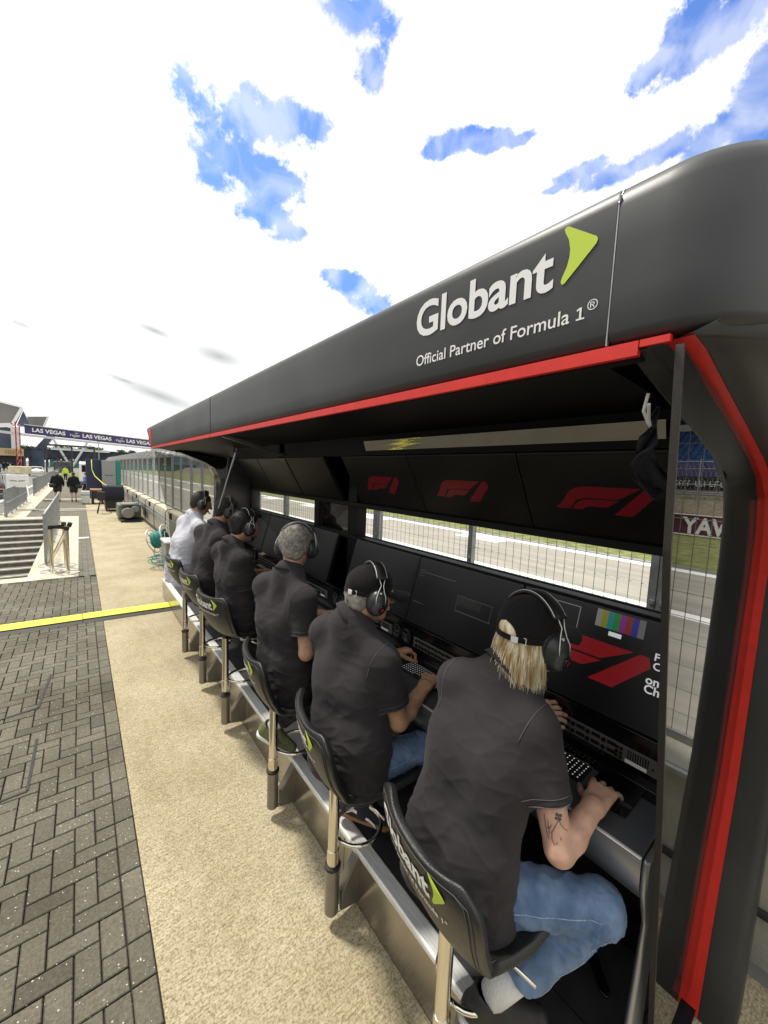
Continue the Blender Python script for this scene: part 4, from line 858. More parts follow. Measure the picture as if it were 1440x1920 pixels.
def person(idx, J, label, shirt, trousers, skin, hres=.005, cres=.007, S=1.1, hair=None, cap_on=False, shoe=None, female=False, watch=None, lhand=None, rhand=None, belly=.0, gaze=(1, 0, -.2), hsz=None, sock=None):
    J = {k: V3(*v) for k, v in J.items()}; pel, chest, neck, head = J['pel'], J['chest'], J['neck'], J['head']
    root = thing('person', label, 'person', tuple(pel), 0, 'people seated at the pit wall stand')
    F = frame(gaze, J.get('up', (0, 0, 1))); hs = hsz or S; lat = unit(J['Ls'] - J['Rs']); lat = unit(lat * np.array((1, 1, .3))); fw = unit(np.cross(lat, (0, 0, 1.0)))
    P = [cap(pel, chest, .08 * S, .08 * S, k=.03), cap(chest, neck - V3(0, 0, .03), .08 * S, .055 * S, k=.03), cap(neck - V3(0, 0, .04), head - F[:, 2] * .03 * S - F[:, 0] * .015 * S, .060 * S, .055 * S, k=.03)]
    P += head_prims(head, F, hs)
    arms = {}
    for sd, s in (('R', -1), ('L', 1)):
        sh, el, wr = J[sd + 's'], J[sd + 'e'], J[sd + 'w']
        P.append(cap(chest + lat * s * .08, sh, .07 * S, .06 * S, k=.03)); P.append(cap(sh, el, .055 * S, .040 * S, k=.03)); mid = limb_pts(el, wr, .3); P.append(cap(el, mid, .039 * S, .0425 * S, k=.02)); P.append(cap(mid, wr, .0415 * S, .0285 * S, k=.02))
        hd = (rhand if sd == 'R' else lhand) or {}
        P += hand_prims(wr, hd.get('D', unit(wr - el) * (1, 1, .3)), hd.get('N', (0, 0, 1)), 1 if sd == 'R' else -1, S, hd.get('curl', (22, 34, 26)), hd.get('spread', 4), hd.get('thumb', (38, 22)))
    V, Fc = sdf(P, hres); body = meshobj('body', V, Fc, skin, root)
    # eyes
    for s in (-1, 1):
        for nm, r_, dx, m_ in (('eye', .0118, 0, M['eyew']),):
            e = MB(); c = head + hs * (F @ V3(.0905, .031 * s, .008)); e.lathe((0, 0, 0), [(r_ * math.cos(a) * hs, r_ * math.sin(a) * hs) for a in np.linspace(-1.5, 1.5, 8)], 12); e.v = [tuple(c + np.array(q)) for q in e.v]; eo = obj('eye', e, m_, root, smooth=True)
            q = MB(); cc = c + F[:, 0] * r_ * .82 * hs; q.lathe((0, 0, 0), [(.0052 * math.cos(a) * hs, .0052 * math.sin(a) * hs) for a in np.linspace(-1.5, 1.5, 6)], 10); q.v = [tuple(cc + np.array(v)) for v in q.v]; obj('iris', q, M['iris'], eo, smooth=True)
    # shirt
    hw = .115 * S; wa = .105 * S; C_ = []
    for s in (-1, 1):
        C_.append(cap(pel + lat * s * .088 * S - V3(0, 0, .07), pel + lat * s * .07 * S + V3(0, 0, .10) + fw * belly * .3, .118 * S, .105 * S + belly, k=.05)); C_.append(cap(pel + lat * s * .065 * S + V3(0, 0, .06) + fw * belly, chest + lat * s * .075 * S, .108 * S + belly, .115 * S, k=.06))
        sh = J['Rs'] if s < 0 else J['Ls']; C_.append(cap(chest + lat * s * .07 * S, sh - lat * s * .03, .11 * S, .074 * S, k=.06)); C_.append(cap(neck - V3(0, 0, .035) + lat * s * .03 - F[:, 0] * 0 , sh - lat * s * .02 + V3(0, 0, .0), .064 * S, .066 * S, k=.05))
        el = J['Re'] if s < 0 else J['Le']; d = unit(el - sh); L_ = np.linalg.norm(el - sh); e = sh + d * L_ * J.get('sl', V3(.66, 0, 0))[0]
        C_.append(cap(sh, e + d * .03, .073 * S, .067 * S, k=.045, cut=(e, d), hol=(e, d, .050 * S, .03)))
    C_.append(cap(chest, neck - V3(0, 0, .05) - fw * .01, .115 * S, .085 * S, k=.06)); C_.append(cap(neck - V3(0, 0, .06), neck - V3(0, 0, .01), .078 * S, .068 * S, k=.03))
    V, Fc = sdf(C_, cres)
    # hem and neck hole
    N_ = vnormals(V, Fc); Q = V * 1.0; ax = unit(neck - pel); t = (Q - pel) @ ax
    la = (Q - pel) @ lat; fo = (Q - pel) @ fw
    f1 = vnoise(np.stack([la * 7 + t * 5, fo * 5, t * 7 - la * 4], 1), idx); f2 = 1 - np.abs(vnoise(np.stack([la * 9 + t * 9, fo * 8, t * 15 - la * 7], 1), idx + 5)); f3 = 1 - np.abs(vnoise(np.stack([la * 14, fo * 14, t * 34 + la * 12], 1), idx + 9))
    wv = 1.6 * vnoise(np.stack([la * 4, fo * 4, t * 5], 1), idx + 40); g1 = (1 - np.abs(vnoise(np.stack([la * 5 + t * 13 + wv, fo * 7, t * 13 - la * 9 + wv], 1), idx + 51))) ** 4; g2 = (1 - np.abs(vnoise(np.stack([la * 6 - t * 15 + wv, fo * 7, t * 11 + la * 10 + wv], 1), idx + 61))) ** 4
    low = np.clip(1.0 - (t / .35), 0.12, 1); mid_ = np.exp(-((t - .33) / .2) ** 2)
    dsp = .004 * f1 + (.0055 * g1 + .005 * g2 - .003) * (.15 + .85 * low + .2 * mid_) + .004 * (f2 - .62) * (.35 + .65 * low + .3 * mid_) + .006 * (f3 - .6) * np.clip(1 - t / .22, 0.0, 1) + .0012 * vnoise(V * 26, idx)
    V = V + N_ * dsp[:, None] * (S / 1.1)
    V[:, 2] = np.maximum(V[:, 2], (pel[2] - .112 * S) + .02 * (la + .1) + .006 * vnoise(V * 9, 3))
    sh_o = meshobj('polo_shirt', V, Fc, shirt, root)
    bv = BVHTree.FromPolygons(V.tolist(), Fc.tolist())
    def ring(nm, c, d, m_, r_=.0013, rng=(0, 2 * math.pi), lift=.0014, n=44, far=.3, mx=.13):
        x = unit(np.cross(d, (0, .2, 1.0))); y = np.cross(d, x); pts = []
        for a in np.linspace(rng[0], rng[1], n):
            q = x * math.cos(a) + y * math.sin(a); h = bv.ray_cast(Vector(c + q * far), Vector(-q))
            if h[0] is not None and (Vector(c) - h[0]).length < mx: pts.append(np.array(h[0]) + np.array(h[1]) * lift)
            else:
                if len(pts) > 4: g = MB(); g.tube(pts, r_, 5); obj(nm, g, m_, sh_o, smooth=True)
                pts = []
        if len(pts) > 4: g = MB(); g.tube(pts, r_, 5); obj(nm, g, m_, sh_o, smooth=True)
    sm = M['seamw'] if shirt is M['whitepolo'] else M['seam']
    for s in (-1, 1):
        sh = J['Rs'] if s < 0 else J['Ls']; el = J['Re'] if s < 0 else J['Le']; d = unit(el - sh); dd = unit(d * .55 + lat * s * .8)
        ring('shoulder_seam', sh - lat * s * .01, unit(d * .25 + lat * s), sm, .0015, mx=.15); e = sh + d * np.linalg.norm(el - sh) * J.get('sl', V3(.66, 0, 0))[0]; ring('cuff_stitch', e - d * .024, d, sm, .0009); ring('cuff_edge', e - d * .002, d, sm, .0016)
    # collar: flared ring standing round the neck
    cdir = unit(head - F[:, 2] * .05 - neck); cx = unit(np.cross(cdir, fw)); cy = np.cross(cdir, cx); rows = []
    for (rr, h) in ((.070, -.022), (.066, .012), (.064, .022), (.071, .020), (.080, -.006), (.088, -.030)): rows.append([neck + cdir * h * S + (cx * math.cos(a) + cy * math.sin(a) * 1.0) * rr * S * (1 + .03 * math.sin(3 * a + idx)) for a in np.linspace(0, 2 * math.pi, 33)])
    g = MB(); g.grid(np.array(rows)); o = obj('collar', g, shirt, root, smooth=True); md = o.modifiers.new('s', 'SOLIDIFY'); md.thickness = .004
    if shirt is M['polo'] and not cap_on == 'long':
        g = MB(); pts = [neck + cdir * (.024 - .035 * abs(math.sin(a * .5 - .2))) * S + (cx * math.cos(a) + cy * math.sin(a)) * .073 * S for a in np.linspace(0, 2 * math.pi, 40)]; pts = [p for p in pts if (p - neck) @ lat < -.02]; pts.sort(key=lambda p: (p - neck) @ fw); g.tube(pts, .0026, 6); obj('collar_lining', g, M['white'], root, smooth=True)
    # shoulder seams
    for s in (-1, 1):
        sh = J['Rs'] if s < 0 else J['Ls']; el = J['Re'] if s < 0 else J['Le']; d = unit(el - sh)
    # trousers
    T_ = []; legp = []
    for sd, s in (('R', -1), ('L', 1)):
        hip = pel + lat * s * .088 * S - V3(0, 0, .035); kn = J.get(sd + 'k'); an = J.get(sd + 'a')
        kn = hip + fw * .42 * S + lat * s * .03 if kn is None else kn; an = kn + V3(.02, 0, -.42 * S) if an is None else an
        T_.append(cap(hip + fw * .03, kn, .086 * S, .062 * S, k=.04)); d = unit(an - kn); e = an - d * (.085 if idx == 1 else .03)
        T_.append(cap(kn, an + d * .02, .063 * S, .056 * S, k=.03, cut=(e, d), hol=(e, d, .044 * S, .02)))
        legp.append(cap(hip, kn, .06 * S, .045 * S)); legp.append(cap(kn, an + d * .04, .05 * S, .034 * S))
        dr = J.get(sd + 'f'); dr = V3(1, 0, -.1) if dr is None else dr; shoe_at(root, an + d * .05 * S, dr, S, shoe or 'black')
        g = MB(); g.tube([an - d * .10, an - d * .03, an + d * .05 * S], [.044 * S, .042 * S, .040 * S], 16); obj('sock', g, sock or M['sock'], root, smooth=True)
    T_.append(cap(pel - lat * .07 * S - V3(0, 0, .035) + fw * .02, pel + lat * .07 * S - V3(0, 0, .035) + fw * .02, .098 * S, k=.04))
    V, Fc = sdf(T_, cres); N_ = vnormals(V, Fc)
    f1 = vnoise(np.stack([V[:, 0] * 9, V[:, 1] * 9, V[:, 2] * 20], 1), idx + 31); f2 = 1 - np.abs(vnoise(np.stack([V[:, 0] * 24 + V[:, 2] * 6, V[:, 1] * 12, V[:, 2] * 28], 1), idx + 32))
    kw = 0
    for sd, s in (('R', -1), ('L', 1)):
        kn = J.get(sd + 'k'); kn = pel + lat * s * .118 * S + fw * .42 * S if kn is None else kn; kw = kw + np.exp(-(np.linalg.norm(V - (kn - V3(.06, 0, .03)), axis=1) / .11) ** 2)
    kw = kw + .8 * np.exp(-(np.linalg.norm(V - (pel + fw * .12 - V3(0, 0, .03)), axis=1) / .13) ** 2)
    f3 = (1 - np.abs(vnoise(np.stack([V[:, 0] * 26 + 8 * f1, V[:, 1] * 10, V[:, 2] * 22 - V[:, 0] * 12], 1), idx + 33))) ** 3; f4 = (1 - np.abs(vnoise(np.stack([V[:, 0] * 8, V[:, 1] * 20, V[:, 2] * 34 + V[:, 0] * 18], 1), idx + 34))) ** 4
    V = V + N_ * (.005 * f1 + .006 * (f2 - .6) + .010 * (f3 - .4) * kw + .006 * (f4 - .3))[:, None]; tr_o = meshobj('trousers', V, Fc, trousers, root); bt_ = BVHTree.FromPolygons(V.tolist(), Fc.tolist())
    for sd, s in (('R', -1), ('L', 1)):
        kn = J.get(sd + 'k'); an = J.get(sd + 'a'); hip = pel + lat * s * .088 * S - V3(0, 0, .035); kn = hip + fw * .42 * S + lat * s * .03 if kn is None else kn; an = kn + V3(.02, 0, -.42 * S) if an is None else an
        for (a, b_) in ((hip + fw * .03, kn), (kn, an)):
            d = unit(b_ - a); out_ = unit(lat * s * 1.0 + V3(0, 0, .25) - d * ((lat * s + V3(0, 0, .25)) @ d)); pts = []
            for t in np.linspace(.04, .93, 14):
                c = a + (b_ - a) * t; h = bt_.ray_cast(Vector(c + out_ * .3), Vector(-out_))
                if h[0] is not None and (Vector(c) - h[0]).length < .13: pts.append(np.array(h[0]) + np.array(h[1]) * .0006)
            if len(pts) > 3: g = MB(); g.tube(pts, .0016, 5); obj('side_seam', g, M['seam'] if trousers is M['blackden'] else M['seamd'], tr_o, smooth=True)
    V, Fc = sdf(legp, .012); meshobj('legs', V, Fc, skin, root)
    HX = lambda x, y, z: head + hs * (F @ np.array((x, y, z)))
    # hair
    if hair:
        hm = hair['mat']; hp = [ell(HX(-.016, 0, .036), np.array((.103, .083, .094)) * hs, F, k=.01)]
        if hair.get('nape'): hp.append(ell(HX(-.055, 0, -.02), np.array((.055, .064, .065)) * hs, F, k=.03))
        if hair.get('top'): hp.append(ell(HX(.035, 0, .088), np.array((.06, .055, .035)) * hs, F, k=.03))
        if cap_on: hp = [dict(p, cut=(HX(0, 0, .012), F[:, 2])) for p in hp]
        hp.append(ell(HX(.10, 0, -.035), np.array((.095, .12, .080)) * hs, F, k=.01, op='sub'))
        V, Fc = sdf(hp, max(hres, .0045)); N_ = vnormals(V, Fc); loc = (V - head) @ F
        V = V + N_ * (hair.get('amp', .006) * (1 - np.abs(vnoise(loc * np.array((30, 30, 30)) + 3 * vnoise(loc * 14, 1)[:, None], idx))))[:, None]
        ho = meshobj('hair', V, Fc, hm, root)
        if hair.get('n'):
            rs = np.random.RandomState(idx); th = rs.rand(hair['n']) * 2 * math.pi; ph = np.arccos(1 - rs.rand(hair['n']) * 1.75); dl = np.stack([np.sin(ph) * np.cos(th), np.sin(ph) * np.sin(th), np.cos(ph)], 1); pl_ = np.array((-.016, 0, .034)) + dl * np.array((.102, .082, .093))
            ok = ~((pl_[:, 0] > .035) & (pl_[:, 2] < .055)) & (pl_[:, 2] > -.055) & (pl_[:, 2] < (.008 if cap_on else 1)); pl_ = pl_[ok]; dl = dl[ok]
            rt = head + hs * (pl_ @ F.T); swirl = np.stack([-pl_[:, 2] * 6 - .5, pl_[:, 1] * 4 + .35 * np.sin(pl_[:, 2] * 60), -.8 + 0 * pl_[:, 0]], 1) if not hair.get('spike') else np.stack([.2 + 0 * th[ok], 0 * th[ok], .2 + 0 * th[ok]], 1)
            dw = (dl * .9 + swirl * .9) @ F.T; strands('hair_strands', hair.get('mat2', hm), ho, rt, dw, hair.get('len', .02), hair.get('w', .0013), 3, curl=hair.get('curl', .25), grav=.05, seed=idx)
    if cap_on:
        cp = [ell(HX(-.010, 0, .046), np.array((.112, .092, .092)) * hs, F, k=.01, cut=(HX(0, 0, .018), -F[:, 2]))]
        if cap_on == 'long': cp.append(ell(HX(-.125, 0, .030), np.array((.05, .040, .034)) * hs, F, k=.004, op='sub'))
        V, Fc = sdf(cp, .004); N_ = vnormals(V, Fc); loc = (V - head) @ F; an_ = np.arctan2(loc[:, 1], loc[:, 0] + .01)
        V = V + N_ * (-.0016 * np.exp(-(np.sin(3 * an_) * 9) ** 2) + .0012 * vnoise(loc * 30, 4))[:, None]
        co = meshobj('cap', V, Fc, M['capcloth'], root)
        rows = []
        for i in range(8):
            t = i / 7; rows.append([HX((.10 * math.cos(a) * (1 - t) + (.072 + .130 * math.cos(a) ** .7) * t), (.088 * math.sin(a) * (1 - t) + .078 * math.sin(a) * t), .024 - .012 * t - .030 * abs(math.sin(a)) ** 2 * t - .0 * t) for a in np.linspace(-1.25, 1.25, 17)])
        g = MB(); g.grid(np.array(rows)); o = obj('cap_brim', g, M['capcloth'], co, smooth=True); md = o.modifiers.new('s', 'SOLIDIFY'); md.thickness = .005; md.offset = 0
        pts = [HX(-.010 + .112 * math.cos(a), .093 * math.sin(a), .018) for a in np.linspace(R(110), R(250), 16)]
        g = MB()
        for p0, p1 in zip(pts[:-1], pts[1:]): g.bar(p0, p1, .0035, .020, up=tuple(F[:, 2]))
        obj('cap_strap', g, M['capcloth'], co)
        a = R(205); g = MB(); c = HX(-.010 + .1155 * math.cos(a), .0965 * math.sin(a), .018); tdir = F @ unit((-math.sin(a), math.cos(a), 0)); nd = F @ unit((math.cos(a), math.sin(a), 0)); g.obox(c, tdir * .013, F[:, 2] * .011, nd * .002); obj('buckle', g, M['step'], co, bevel=.001)
        a = R(222); c = HX(-.010 + .1155 * math.cos(a), .0965 * math.sin(a), .018); tdir = F @ unit((-math.sin(a), math.cos(a), 0)); g = MB(); g.tube([c - F[:, 2] * .012 - tdir * .004, c - F[:, 2] * .012 + tdir * .004, c + F[:, 2] * .012 + tdir * .004, c + F[:, 2] * .012 - tdir * .004], .0016, 6); obj('strap_loop', g, M['step'], co)
        g = MB(); g.lathe((0, 0, 0), [(.007, 0), (.006, .004), (.001, .006)], 10); g.v = [tuple(HX(-.01, 0, .138) + F @ np.array(q)) for q in g.v]; obj('cap_button', g, M['capcloth'], co, smooth=True)
    headset(idx, head, F, hs, label)
    if watch:
        wr, el = J[watch[0] + 'w'], J[watch[0] + 'e']; d = unit(wr - el); a0 = unit(np.cross(d, (0, 0, 1))); b0 = np.cross(a0, d); c = wr - d * .022
        g = MB()
        if watch[1] == 'metal':
            for k in range(16):
                a = k * 2 * math.pi / 16; p = c + (a0 * math.cos(a) + b0 * math.sin(a)) * .036 * S; tg = -a0 * math.sin(a) + b0 * math.cos(a); nn_ = a0 * math.cos(a) + b0 * math.sin(a); g.obox(p, tg * .0066, d * .009, nn_ * .0022)
            p = c + b0 * .038 * S; g.tube([p - b0 * .004, p + b0 * .007], .019, 16); obj('wristwatch', g, M['chrome'], root, bevel=.0008)
        else:
            g.tube([c + (a0 * math.cos(a) + b0 * math.sin(a)) * .0345 * S for a in np.linspace(0, 2 * math.pi, 20)], .006, 8); p = c + b0 * .036 * S; g.obox(p, a0 * .016, d * .018, b0 * .006); obj('wristwatch', g, M['rubber'], root, smooth=False)
    return root, J, F
def shoe_at(root, ank, dr, S, kind):
    dr = unit(dr); lt = unit(np.cross((0, 0, 1.0), dr)); up = np.cross(dr, lt); A = lambda x, y, z: ank + S * (dr * x + lt * y + up * z)
    P = [cap(A(-.045, 0, -.045), A(.06, 0, -.045), .040 * S, .042 * S, k=.02), cap(A(.05, 0, -.050), A(.165, .004, -.055), .042 * S, .033 * S, k=.03), cap(A(-.02, 0, .0), A(.03, 0, -.02), .040 * S, .040 * S, k=.025), cap(A(.03, 0, -.01), A(.12, 0, -.045), .030 * S, .026 * S, k=.03)]
    for p in P: p['cut'] = (A(0, 0, -.072), -up)
    P.append(cap(A(-.015, 0, .06), A(-.010, 0, .0), .036 * S, .034 * S, k=.006, op='sub'))
    V, Fc = sdf(P, .005); m = {'black': M['rubber'], 'navy': M.get('navyshoe') or M.setdefault('navyshoe', mat('navy_suede', (.012, .014, .03), .8, bump=.2, bscale=300)), 'olive': M.get('olive') or M.setdefault('olive', mat('olive_knit', (.10, .115, .05), .85, 0, col2=(.17, .19, .09), vscale=60, bump=.5, bscale=300))}[kind]
    o = meshobj('shoe', V, Fc, m, root)
    n = 24; out = [(.045 * math.cos(a) - .045 if math.cos(a) < 0 else .045 * 0 + .175 * 0 + .165 + .035 * math.cos(a), .041 * math.sin(a)) for a in np.linspace(0, 2 * math.pi, n, endpoint=False)]
    g = MB(); vb = [A(x, y * 1.04, -.088) for x, y in out] + [A(x, y * 1.06, -.068) for x, y in out]; g.add(vb, [tuple(reversed(range(n))), tuple(range(n, 2 * n))] + [(i, (i + 1) % n, n + (i + 1) % n, n + i) for i in range(n)]); obj('sole', g, M['gum'] if kind == 'navy' else M['sole'] if kind == 'olive' else M['sole'], o, bevel=.003)
    if kind == 'navy':
        for s in (-1, 1):
            g = MB(); pts = [(-.05, -.045), (-.01, -.02), (.04, -.028), (.09, -.045), (.12, -.062)]; g.add([A(x, s * (.0435 - .1 * abs(x - .0) * 0), z) for x, z in pts] + [A(x + .01, s * .0445, z - .016) for x, z in reversed(pts)], [tuple(range(10))]); oo = obj('stripe', g, M['white'], o, fixn=False); md = oo.modifiers.new('s', 'SOLIDIFY'); md.thickness = .003
    g = MB()
    for k in range(4): g.tube([A(.035 + .022 * k, -.022, .008 - .013 * k), A(.04 + .022 * k, 0, .020 - .012 * k), A(.045 + .022 * k, .022, .008 - .013 * k)], .0025, 5)
    obj('laces', g, M['white'] if kind == 'navy' else M['rubber'], o, smooth=True)
HSL = {}
def headset(idx, head, F, hs, label):
    HX = lambda x, y, z: head + hs * (F @ np.array((x, y, z)))
    t = thing('headset', HSL.get(idx, 'x'), 'headset', tuple(head), 0, 'black ear defender headsets worn along the stand')
    for s in (-1, 1):
        c = HX(.0, .108 * s, -.012); V, Fc = sdf([ell(c, np.array((.043, .027, .054)) * hs, F, k=.01), ell(HX(0, .100 * s, -.012), np.array((.047, .015, .058)) * hs, F, k=.012)], .004); o = meshobj('ear_cup', V, Fc, M['muff'], t)
        V, Fc = sdf([ell(HX(-.004, .118 * s, -.020), np.array((.031, .0185, .040)) * hs, F, k=.004)], .0035); meshobj('cup_inset', V, Fc, M['muff2'], o)
        g = MB(); pts = [HX(.040 * math.cos(a), .087 * s, -.012 + .051 * math.sin(a)) for a in np.linspace(0, 2 * math.pi, 25)]; g.tube(pts, .0105 * hs, 8); obj('cushion', g, M['rubber'], o, smooth=True)
        g = MB()
        for k in range(22): a = k * 2 * math.pi / 22; g.tube([HX(.047 * math.cos(a), .080 * s, -.012 + .059 * math.sin(a)), HX(.047 * math.cos(a), .096 * s, -.012 + .059 * math.sin(a))], .0022, 4)
        obj('cushion_rib', g, M['muff'], o)
        # R badge
        g = MB(); g.lathe((0, 0, 0), [(.017, -.004), (.017, .002), (.014, .0035)], 20); bx = F @ unit((.25, s * 1.0, -.35)); bu = unit(F[:, 2] - bx * (F[:, 2] @ bx)); br = np.cross(bu, bx); bc = HX(.008, .1345 * s, -.030); g.v = [tuple(bc + br * q[0] * hs + bu * q[1] * 1.15 * hs + bx * q[2] * hs) for q in g.v]; obj('badge', g, M['gblack'], o, smooth=True)
        text('letter', 'R', M['rred'], o, lambda a, b, bc=bc, br=br, bu=bu, bx=bx: bc + hs * (br * (a - .0085) + bu * (b - .008) + bx * .0045), size=.0225, bold=.035, shear=.35)
        # wire yokes
        for dx in (-.022, .022):
            g = MB(); pts = [HX(0.004 + dx * .7, .096 * s, .105), HX(.004 + dx * .25, .112 * s, .070), HX(dx * .6, .120 * s, .045), HX(dx * 1.0, .128 * s, .020), HX(dx * 1.0, .130 * s, -.010)]; g.tube(pts, .0019, 6); obj('yoke', g, M['step'], o, smooth=True)
        g = MB(); g.lathe((0, 0, 0), [(.005, -.006), (.005, .006)], 10); g.v = [tuple(HX(0, .118 * s, .034) + F @ np.array(q) * hs) for q in g.v]; obj('pivot', g, M['step'], o)
    rows = []
    for a in np.linspace(R(-52), R(52), 25):
        row = []
        for b_ in (-.026, -.0245, -.018, 0, .018, .0245, .026):
            rr = .142 + (.004 if abs(b_) < .024 else 0) ; row.append(HX(.004 + b_, .098 / .142 * rr * math.sin(a) * 1.27, .002 + rr * math.cos(a) * 1.01 + .0))
        rows.append(row)
    g = MB(); g.grid(np.array(rows)); o = obj('headband', g, M['leather'], t, smooth=True); md = o.modifiers.new('s', 'SOLIDIFY'); md.thickness = .011; md.offset = 0
    for dx in (-.024, .024): g = MB(); g.tube([HX(.004 + dx, .1275 * math.sin(a), .004 + .1475 * math.cos(a)) for a in np.linspace(R(-50), R(50), 25)], .0017, 6); obj('band_wire', g, M['step'], o, smooth=True)
    g = MB(); g.tube([HX(.03, .112, -.03), HX(.07, .105, -.06), HX(.105, .075, -.08), HX(.122, .04, -.082)], .0025, 6); obj('microphone_boom', g, M['rubber'], t, smooth=True); g = MB(); g.tube([HX(.12, .045, -.082), HX(.128, .02, -.080)], .009, 10); obj('microphone', g, M['rubber'], t, smooth=True)
HSL = {1: 'black headset worn over the cap of the nearest, blond person', 2: 'black headset clamped over the cap of the person with the silver watch', 3: 'black headset on the grey wavy hair of the third person', 4: 'black headset on the bearded person with thick black hair',
       5: 'black headset on the short dark hair of the fifth person', 6: 'black headset with microphone on the person in white'}
M_dummy = 0
grey = mat('grey_hair', (.16, .145, .125), .6, 0, col2=(.42, .39, .35), vscale=26, bump=.5, bscale=160, stretch=(1, 1, 1)); grey2 = mat('grey_strand', (.30, .28, .25), .5, 0, col2=(.52, .49, .45), vscale=30)
black_h = mat('black_hair', (.010, .008, .007), .45, 0, bump=.4, bscale=200); brown_h = mat('dark_brown_hair', (.022, .015, .011), .5, 0, bump=.4, bscale=200)
blond = mat('blond_hair', (.52, .36, .16), .4, 0, col2=(1.0, .93, .70), vscale=60, stretch=(1, 1, .18), det=2); blond2 = mat('blond_under', (.34, .24, .13), .6, 0, var=.2, vscale=50)
# 1 nearest
person(1, dict(pel=(1.04, .80, .905), chest=(1.155, .815, 1.27), neck=(1.285, .80, 1.585), head=(1.365, .765, 1.70), Rs=(1.235, .645, 1.425), Ls=(1.21, .985, 1.465), Re=(1.20, .515, 1.105), Rw=(1.385, .492, 1.178), Le=(1.42, 1.05, 1.16), Lw=(1.575, .865, 1.245),
    Rk=(1.345, .43, .88), Ra=(1.12, .63, .525), Rf=(.78, -.6, -.14), Lk=(1.50, .98, .88), La=(1.44, 1.0, .43), Lf=(1, 0, -.02), sl=(.58, 0, 0)),
    'person with long blond hair under a black cap, arm tattoo, hand on the touchpad', M['polo'], M['denim'], SK[0], .0036, .006, 1.12, cap_on='long', hsz=1.19, gaze=(.95, -.22, -.04),
    rhand=dict(D=(1, .10, .04), N=(-.05, 0, 1), curl=(20, 20, 15), spread=9, thumb=(40, 25)), lhand=dict(D=(.42, -.72, .40), N=(-.6, -.1, .6), curl=(30, 45, 30), spread=3, thumb=(20, 30)))
# 2
person(2, dict(pel=(1.02, 1.50, .905), chest=(1.06, 1.56, 1.24), neck=(1.085, 1.595, 1.575), head=(1.165, 1.555, 1.685), Rs=(1.125, 1.375, 1.40), Ls=(1.04, 1.78, 1.43), Re=(1.20, 1.325, 1.10), Rw=(1.425, 1.375, 1.188), Le=(1.34, 1.90, 1.17), Lw=(1.535, 1.765, 1.185),
    Rk=(1.36, 1.33, .885), Ra=(1.20, 1.60, .52), Rf=(.60, -.78, -.12), Lk=(1.45, 1.75, .88), sl=(.68, 0, 0)),
    'heavy set person in a black cap with grey nape hair and a silver wristwatch', M['polo'], M['denim'], SK[1], .0036, .006, 1.12, cap_on='open', gaze=(.93, -.25, -.12), belly=.022, watch=('L', 'metal'),
    hair=dict(mat=grey, nape=True, amp=.006, n=1500, len=.02, mat2=grey2, w=.0011, curl=.4), shoe='navy', rhand=dict(D=(1, .55, .02), N=(.0, 0, 1), curl=(50, 70, 40), spread=3, thumb=(25, 35)), lhand=dict(D=(1, -.35, .05), N=(.1, .25, 1), curl=(45, 55, 25), thumb=(28, 40)))
# 3
person(3, dict(pel=(1.04, 2.33, .92), chest=(1.055, 2.375, 1.30), neck=(1.095, 2.375, 1.65), head=(1.155, 2.40, 1.79), Rs=(1.10, 2.165, 1.485), Ls=(1.01, 2.59, 1.49), Re=(1.085, 2.09, 1.17), Rw=(1.34, 2.30, 1.18), Le=(1.25, 2.75, 1.19), Lw=(1.50, 2.62, 1.178), Ra=(1.05, 2.42, .54), Rk=(1.40, 2.18, .90), Rf=(.5, -.8, -.25), sl=(.64, 0, 0)),
    'broad person with grey wavy hair and no cap, black jeans and olive trainers', M['polo'], M['blackden'], SK[2], .0045, .0065, 1.10, gaze=(.66, .70, -.22), belly=.01,
    hair=dict(mat=grey, nape=True, top=True, amp=.009, n=5200, len=.03, mat2=grey2, w=.0012, curl=.35), shoe='olive', watch=('R', 'black'), rhand=dict(curl=(25, 35, 25)))
# 4
person(4, dict(pel=(1.06, 3.42, 1.0), chest=(1.07, 3.46, 1.34), neck=(1.06, 3.50, 1.645), head=(1.165, 3.50, 1.785), Rs=(1.09, 3.33, 1.50), Ls=(1.02, 3.70, 1.53), Re=(1.14, 3.34, 1.16), Rw=(1.40, 3.72, 1.19), Le=(1.30, 3.92, 1.22), Lw=(1.55, 4.05, 1.19), sl=(.66, 0, 0)),
    'bearded person with thick black hair swept up at the front, typing, blue jeans', M['polo'], M['denim2'], SK[3], .005, .007, 1.1, gaze=(.98, .12, -.16),
    hair=dict(mat=black_h, nape=True, top=True, amp=.004, n=2600, len=.022, spike=True, w=.0012))
# 5
person(5, dict(pel=(.99, 4.30, 1.01), chest=(1.08, 4.36, 1.36), neck=(1.16, 4.40, 1.69), head=(1.265, 4.40, 1.835), Rs=(1.15, 4.21, 1.55), Ls=(1.07, 4.62, 1.57), Re=(1.17, 4.22, 1.22), Rw=(1.45, 4.42, 1.19), Le=(1.3, 4.8, 1.22), Lw=(1.56, 4.7, 1.19), sl=(.60, 0, 0)),
    'person with short dark hair between the bearded person and the one in white', M['polo'], M['khaki'], SK[3], .006, .008, 1.1, gaze=(.97, .02, -.28),
    hair=dict(mat=brown_h, nape=True, top=True, amp=.004, n=1500, len=.016, spike=True, w=.0014))
